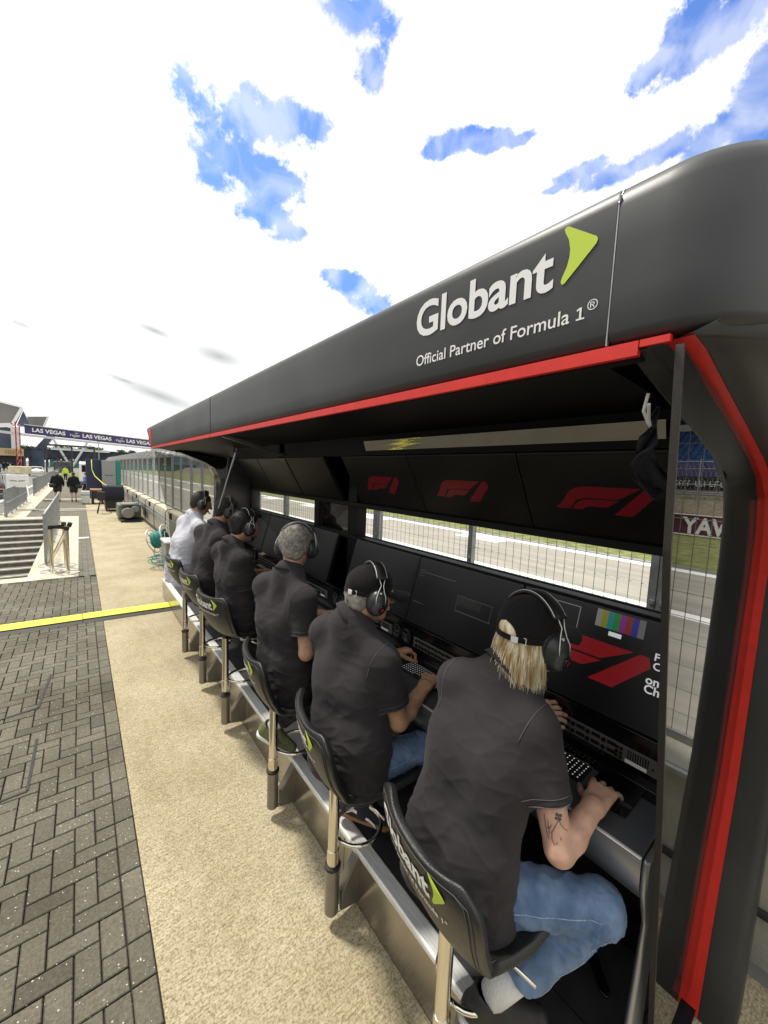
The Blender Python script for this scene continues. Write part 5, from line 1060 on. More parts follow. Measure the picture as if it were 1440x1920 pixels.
# 6
person(6, dict(pel=(.93, 5.12, 1.02), chest=(1.01, 5.14, 1.38), neck=(1.10, 5.14, 1.73), head=(1.175, 5.12, 1.86), Rs=(1.12, 4.96, 1.58), Ls=(1.03, 5.34, 1.60), Re=(1.22, 4.98, 1.27), Rw=(1.48, 5.12, 1.19), Le=(1.3, 5.5, 1.25), Lw=(1.5, 5.35, 1.19), sl=(.62, 0, 0)),
    'person in a white polo shirt at the far end of the row', M['whitepolo'], M['khaki'], SK[4], .006, .008, 1.1, gaze=(.93, -.12, -.34),
    hair=dict(mat=brown_h, nape=True, amp=.002, n=900, len=.008, spike=True, w=.0014))
# long hair of the nearest person, tattoo, beard of the bearded one
r1 = [o for o in C.objects if o.get('label', '').startswith('person with long blond')][0]
head = V3(1.365, .765, 1.70); F_ = frame((.95, -.22, -.04)); rs = np.random.RandomState(5)
N = 3200; th = rs.uniform(R(104), R(256), N); zz = rs.uniform(-.02, .03, N); pl_ = np.stack([-.006 + .098 * np.cos(th), .086 * np.sin(th), zz], 1)
rt = head + 1.19 * (pl_ @ F_.T); cl_ = th + .12 * (np.round(th * 6) / 6 + .1 * np.sin(th * 40) - th) * 6; out = np.stack([np.cos(cl_), np.sin(cl_), np.zeros(N)], 1) * .42 + np.stack([0 * th - .15, 0 * th, -1 + 0 * th], 1); dr_ = out @ F_.T
strands('long_hair', blond, r1, rt, dr_, (.085 + .055 * (np.sin(np.round(th * 7) * 12.9) * .5 + .5) + .012 * (th - R(104)))[:, None][:, 0], .0013, 8, curl=.045, grav=.24, seed=3)
V, Fc = sdf([ell(head + 1.19 * (F_ @ V3(-.03, 0, -.015)), np.array((.078, .084, .075)) * 1.19, F_, k=.01), ell(head + 1.19 * (F_ @ V3(.09, 0, -.03)), np.array((.10, .12, .10)) * 1.19, F_, k=.01, op='sub')], .005); meshobj('hair', V, Fc, blond2, r1)
pt = head + 1.19 * (F_ @ V3(-.085, 0, .035)); V, Fc = sdf([ell(head + 1.19 * (F_ @ V3(-.016, 0, .036)), np.array((.103, .083, .09)) * 1.19, F_, k=.01)], .006); meshobj('hair', V, Fc, blond, r1)
ink = mat('tattoo_ink', (.09, .085, .085), .6); Re, Rs = V3(1.20, .515, 1.105), V3(1.235, .645, 1.425); ad = unit(Re - Rs); ar = unit(np.cross(ad, (0, 0, 1))); br_ = np.cross(ar, ad); L_ = np.linalg.norm(Re - Rs)
# outward direction on the arm that faces the walkway
tow = unit(V3(-1, -.35, .6) - ad * (V3(-1, -.35, .6) @ ad)); sid = np.cross(ad, tow)
def arm(t, a): r = (.055 + (.041 - .055) * t) * 1.12 + .0006; return Rs + ad * L_ * t + (tow * math.cos(a) + sid * math.sin(a)) * r
g = MB()
for pts in ([(.66, -.5), (.70, -.45), (.74, -.55), (.78, -.75), (.80, -.95)], [(.70, -.45), (.74, -.2), (.78, 0), (.80, .15)], [(.66, .35), (.72, .42), (.80, .45), (.86, .40)], [(.74, .05), (.77, .2), (.76, .35)], [(.80, .1), (.85, .2), (.90, .1)], [(.70, .2), (.76, .25), (.82, .3)], [(.84, -.4), (.86, -.35)], [(.88, -.1), (.89, 0)]): g.tube([arm(t, a) for t, a in pts], .0011, 5)
for k in range(4):
    c0_, c1_ = .675 + .022 * math.sin(k * 1.57 + .4), -.48 + .16 * math.cos(k * 1.57 + .4); g.tube([arm(c0_ + .010 * math.sin(q), c1_ + .075 * math.cos(q)) for q in np.linspace(0, 6.28, 12)], .0013, 5); g.tube([arm(c0_ + .004 * math.sin(q), c1_ + .03 * math.cos(q)) for q in np.linspace(0, 6.28, 8)], .0015, 5)
obj('tattoo', g, ink, r1, smooth=True)
r4 = [o for o in C.objects if o.get('label', '').startswith('bearded person')][0]; h4 = V3(1.165, 3.50, 1.785); F4 = frame((.98, .12, -.16)); T4 = lambda x, y, z: h4 + 1.1 * (F4 @ V3(x, y, z))
V, Fc = sdf([ell(T4(.05, 0, -.088), np.array((.040, .040, .034)) * 1.1, F4, k=.03)] + [cap(T4(.0, .056 * s, -.05), T4(.07, .022 * s, -.095), .016 * 1.1, .02 * 1.1, k=.02) for s in (-1, 1)], .005); meshobj('beard', V, Fc, black_h, r4)
V, Fc = sdf([cap(T4(.03, 0, .11), T4(.12, -.01, .10), .035, .018, k=.02), cap(T4(.06, .03, .10), T4(.11, .03, .085), .03, .016, k=.02)], .005); N_ = vnormals(V, Fc); V = V + N_ * (.006 * vnoise(V * 60, 2))[:, None]; meshobj('fringe', V, Fc, black_h, r4)
# ------------------------------------------------------------------ things on the desk
def keyboard(y0, y1, x0, x1, label):
    t = thing('keyboard', label, 'keyboard', ((x0 + x1) / 2, (y0 + y1) / 2, DZ), 0, 'black keyboards on the desk')
    g = MB(); g.box((x0, y0, DZ + .001), (x1, y1, DZ + .009)); obj('case', g, M['bezel'], t, bevel=.002)
    g = MB(); w = MB(); nx_, ny_ = 6, int((y1 - y0) / .0195)
    for i in range(nx_):
        for j in range(ny_):
            a = x0 + .004 + i * (x1 - x0 - .008) / nx_; b = y0 + .005 + j * (y1 - y0 - .01) / ny_
            if i == 0 and ny_ * .35 < j < ny_ * .62: continue
            g.box((a + .001, b + .001, DZ + .009), (a + (x1 - x0 - .008) / nx_ - .0015, b + (y1 - y0 - .01) / ny_ - .0015, DZ + .0125)); c = (a + .008, b + .006)
            w.box((c[0], c[1], DZ + .0125), (c[0] + .006, c[1] + .004, DZ + .01275))
    obj('keys', g, M['rubber'], t); obj('legends', w, M['uiwhite'], t)
    g = MB(); g.box((x1 + .001, y0, DZ + .001), (x1 + .004, y1, DZ + .011)); obj('rim', g, M['silver'], t)
keyboard(.60, .90, 1.515, 1.635, 'black keyboard in front of the blond person, beside the touchpad'); keyboard(1.36, 1.70, 1.515, 1.635, 'black keyboard under the hands of the person with the silver watch')
keyboard(2.25, 2.58, 1.515, 1.635, 'black keyboard in front of the grey haired person'); keyboard(3.45, 3.8, 1.53, 1.64, 'black keyboard in front of the bearded person')
t = thing('touchpad', 'glossy black touchpad set in the desk under the fingers of the blond person', 'touchpad', (1.56, .5, DZ))
g = MB(); g.box((1.485, .425, DZ + .001), (1.645, .575, DZ + .007)); obj('surface', g, M['gblack'], t, bevel=.002); g = MB(); g.box((1.6455, .424, DZ + .001), (1.649, .576, DZ + .009)); obj('rim', g, M['silver'], t)
t = thing('phone', 'gold edged phone lying on the desk behind the nearest keyboard', 'phone', (1.66, .7, DZ)); g = MB(); g.obox((1.66, .71, DZ + .006), (-.012, .085, 0), (.028, .004, 0), (0, 0, .004)); obj('phone_body', g, mat('gold_metal', (.45, .33, .18), .25, .9), t, bevel=.003); g = MB(); g.obox((1.66, .71, DZ + .0105), (-.011, .080, 0), (.025, .004, 0), (0, 0, .0004)); obj('phone_screen', g, M['gblack'], t)
# ------------------------------------------------------------------ yellow cable ramp across the walkway
t = thing('cable_ramp', 'bright yellow lidded cable ramp lying across the pavers and walkway', 'cable ramp', (.1, 7.05, 0))
for (x0, x1, y0, y1) in ((-4.2, -.02, 7.22, 7.01), (-.01, 1.10, 7.02, 6.955)):
    for k, m_, a, b_, z0, z1 in ((0, 'rubber', .0, .31, .0, .035), (1, 'yellow', .05, .26, .036, .045)):
        g = MB(); w = .30; off_ = -.15
        lo = lambda q: q
        if k == 0: sec = [(-.19, .0), (-.10, .04), (.10, .04), (.19, .0)]
        else: sec = [(-.125, .041), (-.115, .049), (.115, .049), (.125, .041)]
        P_ = np.array([[(x, y + s_, z) for s_, z in sec] for x, y in ((x0, y0), (x1, y1))]); g.grid(P_)
        for r_ in (0, 1): g.add(P_[r_], [(0, 1, 2, 3)])
        obj('lid' if k else 'rubber_base', g, M[m_], t)
g = MB(); g.tube([(1.09, 6.97, .02), (1.12, 7.05, .05), (1.2, 7.3, .03), (1.4, 7.8, .02), (1.9, 8.4, .02)], .012, 6); g.tube([(1.09, 6.93, .02), (1.15, 6.99, .06), (1.16, 7.2, .02), (1.5, 7.9, .02), (1.9, 8.6, .02)], .01, 6); tag(obj('power_cable', g, M['cable'], None), 'black cables running out of the yellow ramp under the stand', 'cable')
# drain channels in the paving
for nm, pts, lb in (('drain_cover', [(-.62, 3.42), (-.345, 3.44), (-.335, 4.08)], 'dark slot drain edge in the pavers, nearer of the two'), ('drain_cover', [(-.75, 4.55), (-.36, 4.62), (-.30, 5.30)], 'dark slot drain edge in the pavers, farther of the two')):
    g = MB()
    for a, b_ in zip(pts[:-1], pts[1:]): g.bar((a[0], a[1], .001), (b_[0], b_[1], .001), .018, .006)
    tag(obj(nm, g, M['rubber'], None), lb, 'drain', 'slot drains in the paving')
# ------------------------------------------------------------------ belt barrier posts
def belt_post(x, y, lean, label):
    t = thing('barrier_post', label, 'barrier post', (x, y, 0), 0, 'chrome belt barrier posts by the stairwell'); lx, ly = lean
    g = MB(); g.lathe((x, y, 0.008), [(.19, 0), (.19, .012), (.17, .022), (.04, .035), (.032, .05)], 28); obj('base', g, M['chrome'], t, smooth=False, bevel=.002)
    g = MB(); g.tube([(x, y, .05), (x + lx, y + ly, .92)], .034, 18); obj('pole', g, M['chrome'], t, bevel=.001)
    g = MB(); g.tube([(x + lx, y + ly, .90), (x + lx * 1.08, y + ly * 1.08, .985)], .042, 18); obj('head', g, M['rubber'], t, bevel=.004)
belt_post(-.50, 10.42, (0, 0), 'chrome belt post nearest the stairwell corner, upright'); belt_post(-.235, 10.15, (0, 0), 'chrome belt post nearest the walkway, in front'); belt_post(-.57, 11.05, (.36, -.30), 'chrome belt post leaning over to the right'); belt_post(-.28, 10.92, (-.02, 0), 'chrome belt post standing behind the front right one')
g = MB(); g.bar((-.46, 10.42, .95), (-.28, 10.6, .95), .004, .05); g.bar((-.27, 10.18, .95), (-.29, 10.88, .95), .004, .05); g.bar((-.46, 10.42, .94), (-.22, 10.2, .94), .004, .05); tag(obj('belt', g, M['rubber'], None), 'short black belts joining the chrome posts at their heads', 'belt')
# ------------------------------------------------------------------ railings
def railing(x, y0, y1, h, label, bars=.11, mid=False, xs=None, posts=1.5, z0=0):
    t = thing('railing', label, 'railing', (x, y0, z0), 0, 'galvanised railings beside the pit lane')
    P = (lambda q: (x, y0 + q, 0)) if xs is None else (lambda q: (x + q, y0, 0)); L_ = (y1 - y0) if xs is None else xs
    g = MB(); a, b_ = P(0), P(L_)
    for z in (h, .1) + ((h * .5,) if mid else ()): g.tube([(a[0], a[1], z0 + z), (b_[0], b_[1], z0 + z)], .022, 8)
    obj('rail', g, M['galv'], t, smooth=True)
    for k in range(int(abs(L_) / posts) + 1): p = P(math.copysign(min(abs(L_), k * posts), L_)); g = MB(); g.tube([(p[0], p[1], z0), (p[0], p[1], z0 + h)], .026, 8); g.box((p[0] - .05, p[1] - .05, z0), (p[0] + .05, p[1] + .05, z0 + .012)); obj('post', g, M['galv'], t)
    if bars:
        g = MB()
        for k in range(int(abs(L_) / bars)): p = P(math.copysign(k * bars, L_)); g.tube([(p[0], p[1], z0 + .1), (p[0], p[1], z0 + h)], .007, 4)
        obj('bars', g, M['galv'], t)
    return t
railing(-.64, 11.3, 19.6, 1.12, 'barred steel railing running along the right side of the stairwell'); railing(-2.32, 21.3, 29.2, 1.12, 'barred steel railing beyond the stairwell with the white box on it', mid=True)
railing(-2.36, 21.25, 21.25, 1.12, 'open two rail barrier across the top of the stairs', bars=0, mid=True, xs=-3.2, posts=3)
railing(-2.35, 33.5, 47, 1.15, 'pale barred railing standing farther along the walkway', posts=4.5); railing(-2.5, 49, 80, 1.15, 'distant barred railing leading to the gantry', bars=.3, posts=5); railing(-5.9, 22, 70, 1.0, 'long steel barrier on the far side of the fast lane', bars=.35, posts=6)
# white box with a winged emblem hung on the railing
t = thing('antenna_box', 'white box with a winged emblem fixed on the railing by the pit lane', 'box', (-2.35, 24.5, 1.3)); g = MB(); g.box((-2.6, 24.2, 1.05), (-1.85, 24.5, 1.62)); obj('box_body', g, M['line'], t, bevel=.02); g = MB(); g.box((-2.55, 24.4, 1.7), (-1.8, 25.4, 2.0)); obj('cover', g, mat('cream_cover', (.62, .56, .38), .8, var=.2, vscale=6), t, bevel=.02)
g = MB()
for s_ in (-1, 1): g.add([(-2.225 + .02 * s_, 24.197, 1.36), (-2.225 + .30 * s_, 24.197, 1.38), (-2.225 + .20 * s_, 24.197, 1.33), (-2.225 + .02 * s_, 24.197, 1.31)], [(0, 1, 2, 3)])
obj('emblem', g, M['curbgrey'], t, fixn=False)
g = MB(); g.tube([(-1.95, 24.2, 1.3), (-1.8, 23.5, .6), (-1.6, 23.2, .1), (-1.2, 23.3, .03), (1.2, 23.4, .02)], .02, 6); tag(obj('loose_cable', g, M['line'], None), 'pale cable trailing from the white box across the pavers', 'cable')
g = MB(); g.box((-.12, 14.6, .002), (.18, 14.8, .03)); tag(obj('white_strip', g, M['line'], None, bevel=.004), 'short white plastic strip lying on the pavers', 'strip')
# ------------------------------------------------------------------ clutter along the far wall
t = thing('cable_reel', 'pale cable reel wound with teal cable, leaning by the wall', 'cable reel', (1.55, 10.6, 0)); M['teal'] = mat('teal_cable', (.02, .22, .20), .5); M['palem'] = mat('pale_metal', (.6, .62, .6), .4, .3)
c0 = V3(1.52, 10.7, .52); ax = unit((.75, -.45, .35)); e1 = unit(np.cross(ax, (0, 0, 1))); e2 = np.cross(ax, e1)
for sd, nm in ((-1, 'flange'), (1, 'flange')):
    cc = c0 + ax * .17 * sd; g = MB(); g.tube([cc + .30 * (e1 * math.cos(a) + e2 * math.sin(a)) for a in np.linspace(0, 2 * math.pi, 30)], .016, 6); g.tube([cc + .12 * (e1 * math.cos(a) + e2 * math.sin(a)) for a in np.linspace(0, 2 * math.pi, 20)], .012, 6)
    for k in range(6): a = k * math.pi / 3; g.tube([cc + .12 * (e1 * math.cos(a) + e2 * math.sin(a)), cc + .30 * (e1 * math.cos(a) + e2 * math.sin(a))], .011, 5)
    obj(nm, g, M['palem'], t, smooth=True)
g = MB(); g.tube([c0 + ax * (-.15 + .3 * i / 399) + (.19 + .012 * math.sin(i)) * (e1 * math.cos(i * .35) + e2 * math.sin(i * .35)) for i in range(400)], .012, 5); obj('wound_cable', g, M['teal'], t, smooth=True)
g = MB(); g.tube([c0 - ax * .2 - V3(0, 0, .2), c0 - ax * .2 - V3(-.1, .1, .5), c0 - ax * .3 - V3(-.2, .1, .51)], .015, 6); g.tube([c0 + ax * .2 - V3(0, 0, .2), c0 + ax * .2 - V3(0, 0, .5)], .015, 6); obj('stand', g, M['palem'], t)
rs = np.random.RandomState(8)
for nm, m_, cx, cy, lb in (('loose_cable', 'teal', 1.42, 9.9, 'loose coil of teal cable on the walkway below the reel'), ('loose_cable', 'palem', 1.6, 10.2, 'tangled coil of pale cable beside the grey box')):
    g = MB(); g.tube([(cx + (.20 + .06 * math.sin(i * .23)) * math.cos(i * .3) + .05 * math.sin(i * .11), cy + (.28 + .08 * math.sin(i * .19)) * math.sin(i * .3), .02 + .09 * abs(math.sin(i * .17)) + .002 * i) for i in range(110)], .009, 5); tag(obj(nm, g, M[m_], None, smooth=True), lb, 'cable')
t = thing('power_box', 'grey metal power box standing behind the white shirted person', 'box', (1.62, 9.55, 0)); M['pgrey'] = mat('box_grey', (.28, .29, .26), .5, .1, var=.1, vscale=6)
g = MB(); g.box((1.42, 9.3, .02), (1.86, 9.9, .62)); obj('case', g, M['pgrey'], t, bevel=.015); g = MB(); g.box((1.40, 9.28, .621), (1.88, 9.92, .67)); obj('lid', g, M['palem'], t, bevel=.01); g = MB(); g.box((1.47, 9.29, .15), (1.8, 9.299, .45)); obj('panel', g, M['bezel'], t)
# generator and motor
t = thing('generator', 'grey green generator unit with pump on the walkway by the wall', 'generator', (1.45, 19.3, 0)); M['ggreen'] = mat('grey_green_paint', (.16, .19, .16), .5, .1, var=.2, vscale=5)
g = MB(); g.box((1.2, 18.9, .08), (2.0, 20.1, .66)); obj('casing', g, M['ggreen'], t, bevel=.06, segs=3); g = MB(); g.tube([(1.5, 18.3, .36), (1.5, 18.9, .36)], .2, 16); g.tube([(1.75, 18.4, .5), (1.75, 19, .5)], .13, 14); g.tube([(1.3, 18.8, .6), (1.9, 18.7, .72)], .05, 10); obj('motor', g, M['curbgrey'], t, bevel=.01)
g = MB(); g.box((1.25, 18.3, .0), (1.95, 20.0, .07)); obj('skid', g, M['rubber'], t)
g = MB(); g.box((1.3, 18.6, .66), (1.9, 19.6, .70)); obj('top_plate', g, M['curbgrey'], t)
t = thing('covered_cart', 'low trolley under a black cover on the walkway near the grey container', 'cart', (1.3, 23.3, 0)); P_ = []
for i in range(14):
    a = i / 13; P_.append([(.88 + .82 * a + .02 * math.sin(j * 2 + i), 22.8 + (0 if 1 < j < 6 else 0) + 1.2 * np.clip((j - 2) / 3, 0, 1), [.55, .85, 1.18, 1.24, 1.22, 1.18, .8, .5][j] + .02 * math.sin(i * 1.9 + j)) for j in range(8)])
g = MB(); g.grid(np.array(P_)); o = obj('cover', g, M['cloth'], t, smooth=True); md = o.modifiers.new('s', 'SOLIDIFY'); md.thickness = .02
g = MB(); g.box((.95, 22.85, .12), (1.65, 23.95, .6)); obj('cart_body', g, M['bezel'], t)
for x in (1.0, 1.6):
    for y in (22.9, 23.9): g = MB(); g.tube([(x - .03, y, .08), (x + .03, y, .08)], .08, 12); obj('wheel', g, M['rubber'], t)
t = thing('tripod', 'black equipment tripod with case in front of the covered trolley', 'tripod', (.78, 22, 0))
for a in (0, 2.1, 4.2): g = MB(); g.tube([(.78, 22, .85), (.78 + .35 * math.cos(a), 22 + .35 * math.sin(a), 0)], .02, 6); obj('leg', g, M['rubber'], t)
g = MB(); g.box((.62, 21.85, .6), (.92, 22.15, 1.0)); obj('case', g, M['rubber'], t, bevel=.02)
t = thing('container', 'tall grey and teal container with a winged emblem against the fence', 'container', (1.5, 31, 0)); M['tealp'] = mat('teal_paint', (.02, .20, .17), .45); M['navyp'] = mat('navy_panel', (.02, .025, .07), .5)
g = MB(); g.box((1.14, 30.5, 0), (1.86, 33, 2.50)); obj('grey_panel', g, mat('grey_panel', (.27, .28, .28), .5), t, bevel=.02); g = MB(); g.box((1.865, 30.6, 0), (2.15, 33, 2.50)); obj('teal_panel', g, M['tealp'], t, bevel=.02); g = MB(); g.box((.35, 31.2, 0), (1.13, 34, 2.55)); obj('navy_panel', g, M['navyp'], t, bevel=.02)
g = MB()
for s_ in (-1, 1): g.add([(1.50 + .02 * s_, 30.496, 1.56), (1.5 + .28 * s_, 30.496, 1.58), (1.5 + .20 * s_, 30.496, 1.54), (1.5 + .02 * s_, 30.496, 1.52)], [(0, 1, 2, 3)])
obj('emblem', g, M['black'], t, fixn=False)
g = MB(); g.tube([(.62, 30.4, 2.5), (.62, 30.3, 1.9), (.75, 30, 1.5), (1.1, 28, 1.1), (1.6, 25, .9)], .025, 6); tag(obj('yellow_hose', g, mat('lime_hose', (.7, .75, .1), .5), None, smooth=True), 'yellow hose drooping from the navy container', 'hose')
t = thing('wooden_bench', 'small brown wooden bench top in front of the grey container', 'bench', (.9, 27.5, 0)); g = MB(); g.box((.45, 27, .75), (1.1, 28.2, .82)); obj('top', g, mat('brown_wood', (.30, .16, .07), .6, var=.2, vscale=9), t, bevel=.01); g = MB(); g.box((.5, 27.05, 0), (.62, 28.1, .75)); g.box((.95, 27.05, 0), (1.05, 28.1, .75)); obj('side', g, M['bezel'], t)
t = thing('flight_case', 'silver flight case standing beside the brown bench', 'case', (.3, 27.3, 0)); g = MB(); g.box((.05, 27, .05), (.44, 27.6, .72)); obj('case_body', g, M['palem'], t, bevel=.02); g = MB(); g.box((.04, 26.99, .5), (.45, 27.61, .53)); obj('case_band', g, M['bezel'], t)
# ------------------------------------------------------------------ far people (simple standing figures, still whole bodies)
def walker(x, y, label, coat, skin, h=1.72, face=(0, 1), shorts=True, bag=None, hat=None, arm=.1, stride=.16, trous=None, group=None, res=.022, z0=0):
    s = h / 1.75; root = thing('person', label, 'person', (x, y, z0), 0, group); f = unit((face[0], face[1], 0)); l = np.cross((0, 0, 1), f); A = lambda a, b, c: V3(x, y, z0) + s * (f * a + l * b + V3(0, 0, c))
    P = [cap(A(0, 0, 1.40), A(.01, 0, 1.55), .055 * s), ell(A(.01, 0, 1.64), np.array((.095, .078, .115)) * s, frame(f), k=.02), cap(A(.095, 0, 1.64), A(.11, 0, 1.61), .012, k=.01)]
    legs = []
    for q in (-1, 1):
        st = stride * q; legs.append(cap(A(0, .09 * q, .92), A(st * .6 + .03, .095 * q, .50), .085 * s, .058 * s)); legs.append(cap(A(st * .6 + .03, .095 * q, .50), A(st * .9 - (.10 if q < 0 else 0), .095 * q, .10), .056 * s, .036 * s)); legs.append(cap(A(st * .9 - (.10 if q < 0 else 0), .095 * q, .10), A(st * .9 + .08, .10 * q, .06), .035 * s, .03 * s))
        P.append(cap(A(.05 + arm, .27 * q, .95), A(.08 + arm, .25 * q, .84), .036 * s, .03 * s))
        P.append(cap(A(-.02, .25 * q, 1.13), A(.05 + arm, .27 * q, .92), .04 * s, .035 * s))
    P.append(cap(A(0, 0, .95), A(0, 0, 1.42), .1 * s)); V, Fc = sdf(P + legs, res); meshobj('body', V, Fc, skin, root)
    T_ = [cap(A(0, -.07, .98), A(0, -.09, 1.36), .15 * s, .15 * s, k=.06), cap(A(0, .07, .98), A(0, .09, 1.36), .15 * s, .15 * s, k=.06), cap(A(-.02, 0, 1.42), A(0, 0, 1.50), .09 * s, .075 * s, k=.04)]
    for q in (-1, 1): T_.append(cap(A(0, .17 * q, 1.38), A(-.02, .27 * q, 1.12), .085 * s, .068 * s, k=.05)); T_.append(cap(A(-.02, .27 * q, 1.12), A(.04 + arm, .27 * q, .93), .066 * s, .05 * s, k=.03))
    V, Fc = sdf(T_, res); N_ = vnormals(V, Fc); V = V + N_ * (.014 * vnoise(V * 9, int(x * 10) % 97))[:, None]; meshobj('jacket', V, Fc, coat, root)
    B_ = []
    for q in (-1, 1):
        st = stride * q; kn = A(st * .6 + .03, .095 * q, .50); hp_ = A(0, .09 * q, .92)
        if shorts: B_.append(cap(hp_, lerp(hp_, kn, .75), .125 * s, .10 * s, k=.04))
        else: B_.append(cap(hp_, kn, .115 * s, .085 * s, k=.04)); B_.append(cap(kn, A(st * .9 - (.10 if q < 0 else 0), .095 * q, .12), .08 * s, .06 * s, k=.03))
        g = MB(); a0 = A(st * .9 - (.10 if q < 0 else 0), .095 * q, .05); V2, F2 = sdf([cap(a0 - f * .05, a0 + f * .14, .05 * s, .04 * s)], res); meshobj('shoe', V2, F2, M['rubber'], root)
    V, Fc = sdf(B_, res); meshobj('shorts' if shorts else 'trousers', V, Fc, trous or M['blackden'], root)
    V, Fc = sdf([ell(A(-.01, 0, 1.665), np.array((.102, .086, .105)) * s, frame(f), k=.01), ell(A(.09, 0, 1.60), np.array((.08, .1, .09)), k=.01, op='sub')], res * .8); meshobj('hair', V, Fc, hat or brown_h, root)
    if bag:
        bt = thing('bag', bag, 'bag', (x, y, .9)); c = A(-.15, .20 if 'left' in bag else -.24, .95); V, Fc = sdf([cap(c + V3(-.09, 0, 0), c + V3(.09, 0, 0), .085, k=.01), cap(c + V3(-.07, 0, -.07), c + V3(.07, 0, -.07), .08, k=.03)], .015); meshobj('bag_body', V, Fc, M['rubber'], bt); g = MB(); g.tube([c + V3(0, 0, .1), A(-.13, .05, 1.3), A(-.02, -.12 if 'left' in bag else .12, 1.5)], .018, 5); obj('strap', g, M['rubber'], bt)
    return root
M['coat'] = cloth('black_coat', (.012, .012, .013)); M['hivis'] = mat('hi_vis', (.55, .75, .05), .7); M['reds'] = cloth('red_shirt', (.5, .03, .03)); M['whites'] = cloth('white_shirt', (.6, .6, .62)); M['blues'] = cloth('blue_shirt', (.25, .35, .55))
walker(-1.02, 29.3, 'person walking away in black coat and shorts, left of the two walkers', M['coat'], SK[0], 1.74, bag='black bag slung at the left hip of the walker nearer the railing', hat=grey); walker(-.28, 29.0, 'person walking away in a black jacket and shorts on the right', M['coat'], SK[2], 1.70, bag='grey black bag hanging at the right side of the second walker', stride=-.12)
walker(-1.35, 62, 'steward in a lime hi-vis top standing beyond the two walkers', M['hivis'], SK[3], 1.7, face=(0, -1), shorts=False)
walker(.55, 40, 'person in red beside the white van', M['reds'], SK[1], 1.75, face=(-1, 0), shorts=False); walker(.35, 34.5, 'person in a pale blue top bending by the navy container', M['blues'], SK[1], 1.6, face=(-1, .3), shorts=False, arm=.3)
walker(.9, 46, 'person in a red top farther behind by the van', M['reds'], SK[1], 1.72, face=(0, 1), shorts=False)
rs = np.random.RandomState(21); cols = [M['coat'], M['coat'], M['coat'], M['reds'], M['whites'], M['hivis'], M['blues']]; nm_ = ['black', 'black', 'black', 'red', 'white', 'lime', 'pale blue']
k = 0
for i in range(46):
    yy_ = 26 + 85 * (i / 46) ** 1.2; xx = -6.9 - rs.rand() * 2.5 - yy_ * .035; c = rs.randint(0, 7)
    o = walker(xx, yy_, 'team member in %s standing in the crowded pit lane near the garages' % nm_[c], cols[c], SK[i % 5], 1.65 + .15 * rs.rand(), face=(rs.randn(), rs.randn()), shorts=False, stride=.05, arm=.05, group='team members crowding the pit lane in ' + nm_[c], res=.045)
# ------------------------------------------------------------------ vehicles
def car(x, y, yaw, label, paint, cat='car', group=None):
    t = thing('parked_car', label, cat, (x, y, 0), yaw, group)
    prof = [(-2.2, .35), (-2.25, .62), (-2.1, .86), (-1.55, .95), (-.95, 1.36), (-.2, 1.44), (.55, 1.38), (1.15, 1.0), (1.95, .86), (2.2, .66), (2.22, .38)]
    rows = []
    for x_, z in prof:
        w_ = .88 if z < 1 else .88 - (z - 1) * .5; rows.append([(x_, -w_ * .96, .3), (x_, -w_, min(z, .6)), (x_, -w_ * .97, z - .03), (x_, -w_ * .8, z), (x_, 0, z + .02), (x_, w_ * .8, z), (x_, w_ * .97, z - .03), (x_, w_, min(z, .6)), (x_, w_ * .96, .3)])
    g = MB(); g.grid(np.array(rows)); g.add(rows[0], [tuple(range(9))]); g.add(rows[-1], [tuple(range(9))]); obj('body', g, paint, t, smooth=True, world=False)
    g = MB(); g.box((-.8, -.80, 1.0), (.85, -.775, 1.3)); g.box((-.8, .775, 1.0), (.85, .80, 1.3)); g.add([(-1.5, -.66, .985), (-1.5, .66, .985), (-1.0, .6, 1.36), (-1.0, -.6, 1.36)], [(0, 1, 2, 3)]); g.add([(1.17, -.66, 1.03), (1.17, .66, 1.03), (.6, .6, 1.40), (.6, -.6, 1.40)], [(0, 1, 2, 3)]); obj('windows', g, M['gblack'], t, world=False)
    for px_ in (-1.35, 1.35):
        for s_ in (-1, 1): g = MB(); g.tube([(px_, s_ * .78, .32), (px_, s_ * .90, .32)], .32, 18); w_ = obj('wheel', g, M['rubber'], t, world=False); g = MB(); g.tube([(px_, s_ * .90, .32), (px_, s_ * .91, .32)], .2, 14); obj('rim', g, M['palem'], w_, world=False)
    for s_ in (-1, 1): g = MB(); g.box((-2.27, s_ * .6 - .14, .66), (-2.2, s_ * .6 + .14, .76)); obj('tail_light', g, M['reds'], t, world=False); g = MB(); g.box((2.12, s_ * .6 - .14, .62), (2.23, s_ * .6 + .14, .74)); obj('headlight', g, M['white'], t, world=False)
    return t
M['carb'] = mat('black_car_paint', (.012, .013, .015), .15, .3, spec=.7, coat=.6); M['cars'] = mat('pale_car_paint', (.55, .55, .5), .3, .4, coat=.5)
car(-4.55, 33.5, R(97), 'black and white saloon car parked in the pit lane beyond the railing', M['carb']); car(-5.0, 78, R(92), 'pale car with a cream roof driving far down the fast lane', M['cars'])
t = thing('van', 'white van parked at the far end of the walkway by the navy container', 'van', (1.0, 50, 0)); g = MB(); g.prism([(50, .4), (50, 2.2), (50.3, 2.35), (54.5, 2.4), (55, .4)], (0, 0, 0), (0, 1, 0), (0, 0, 1), (1.9, 0, 0)); obj('body', g, M['line'], t, bevel=.08, segs=3); g = MB(); g.box((.2, 49.97, 1.35), (1.7, 50.02, 2.05)); obj('windscreen', g, M['gblack'], t); g = MB(); g.tube([(.05, 50.8, .35), (.25, 50.8, .35)], .35, 16); g.tube([(1.65, 50.8, .35), (1.85, 50.8, .35)], .35, 16); obj('wheel', g, M['rubber'], t)
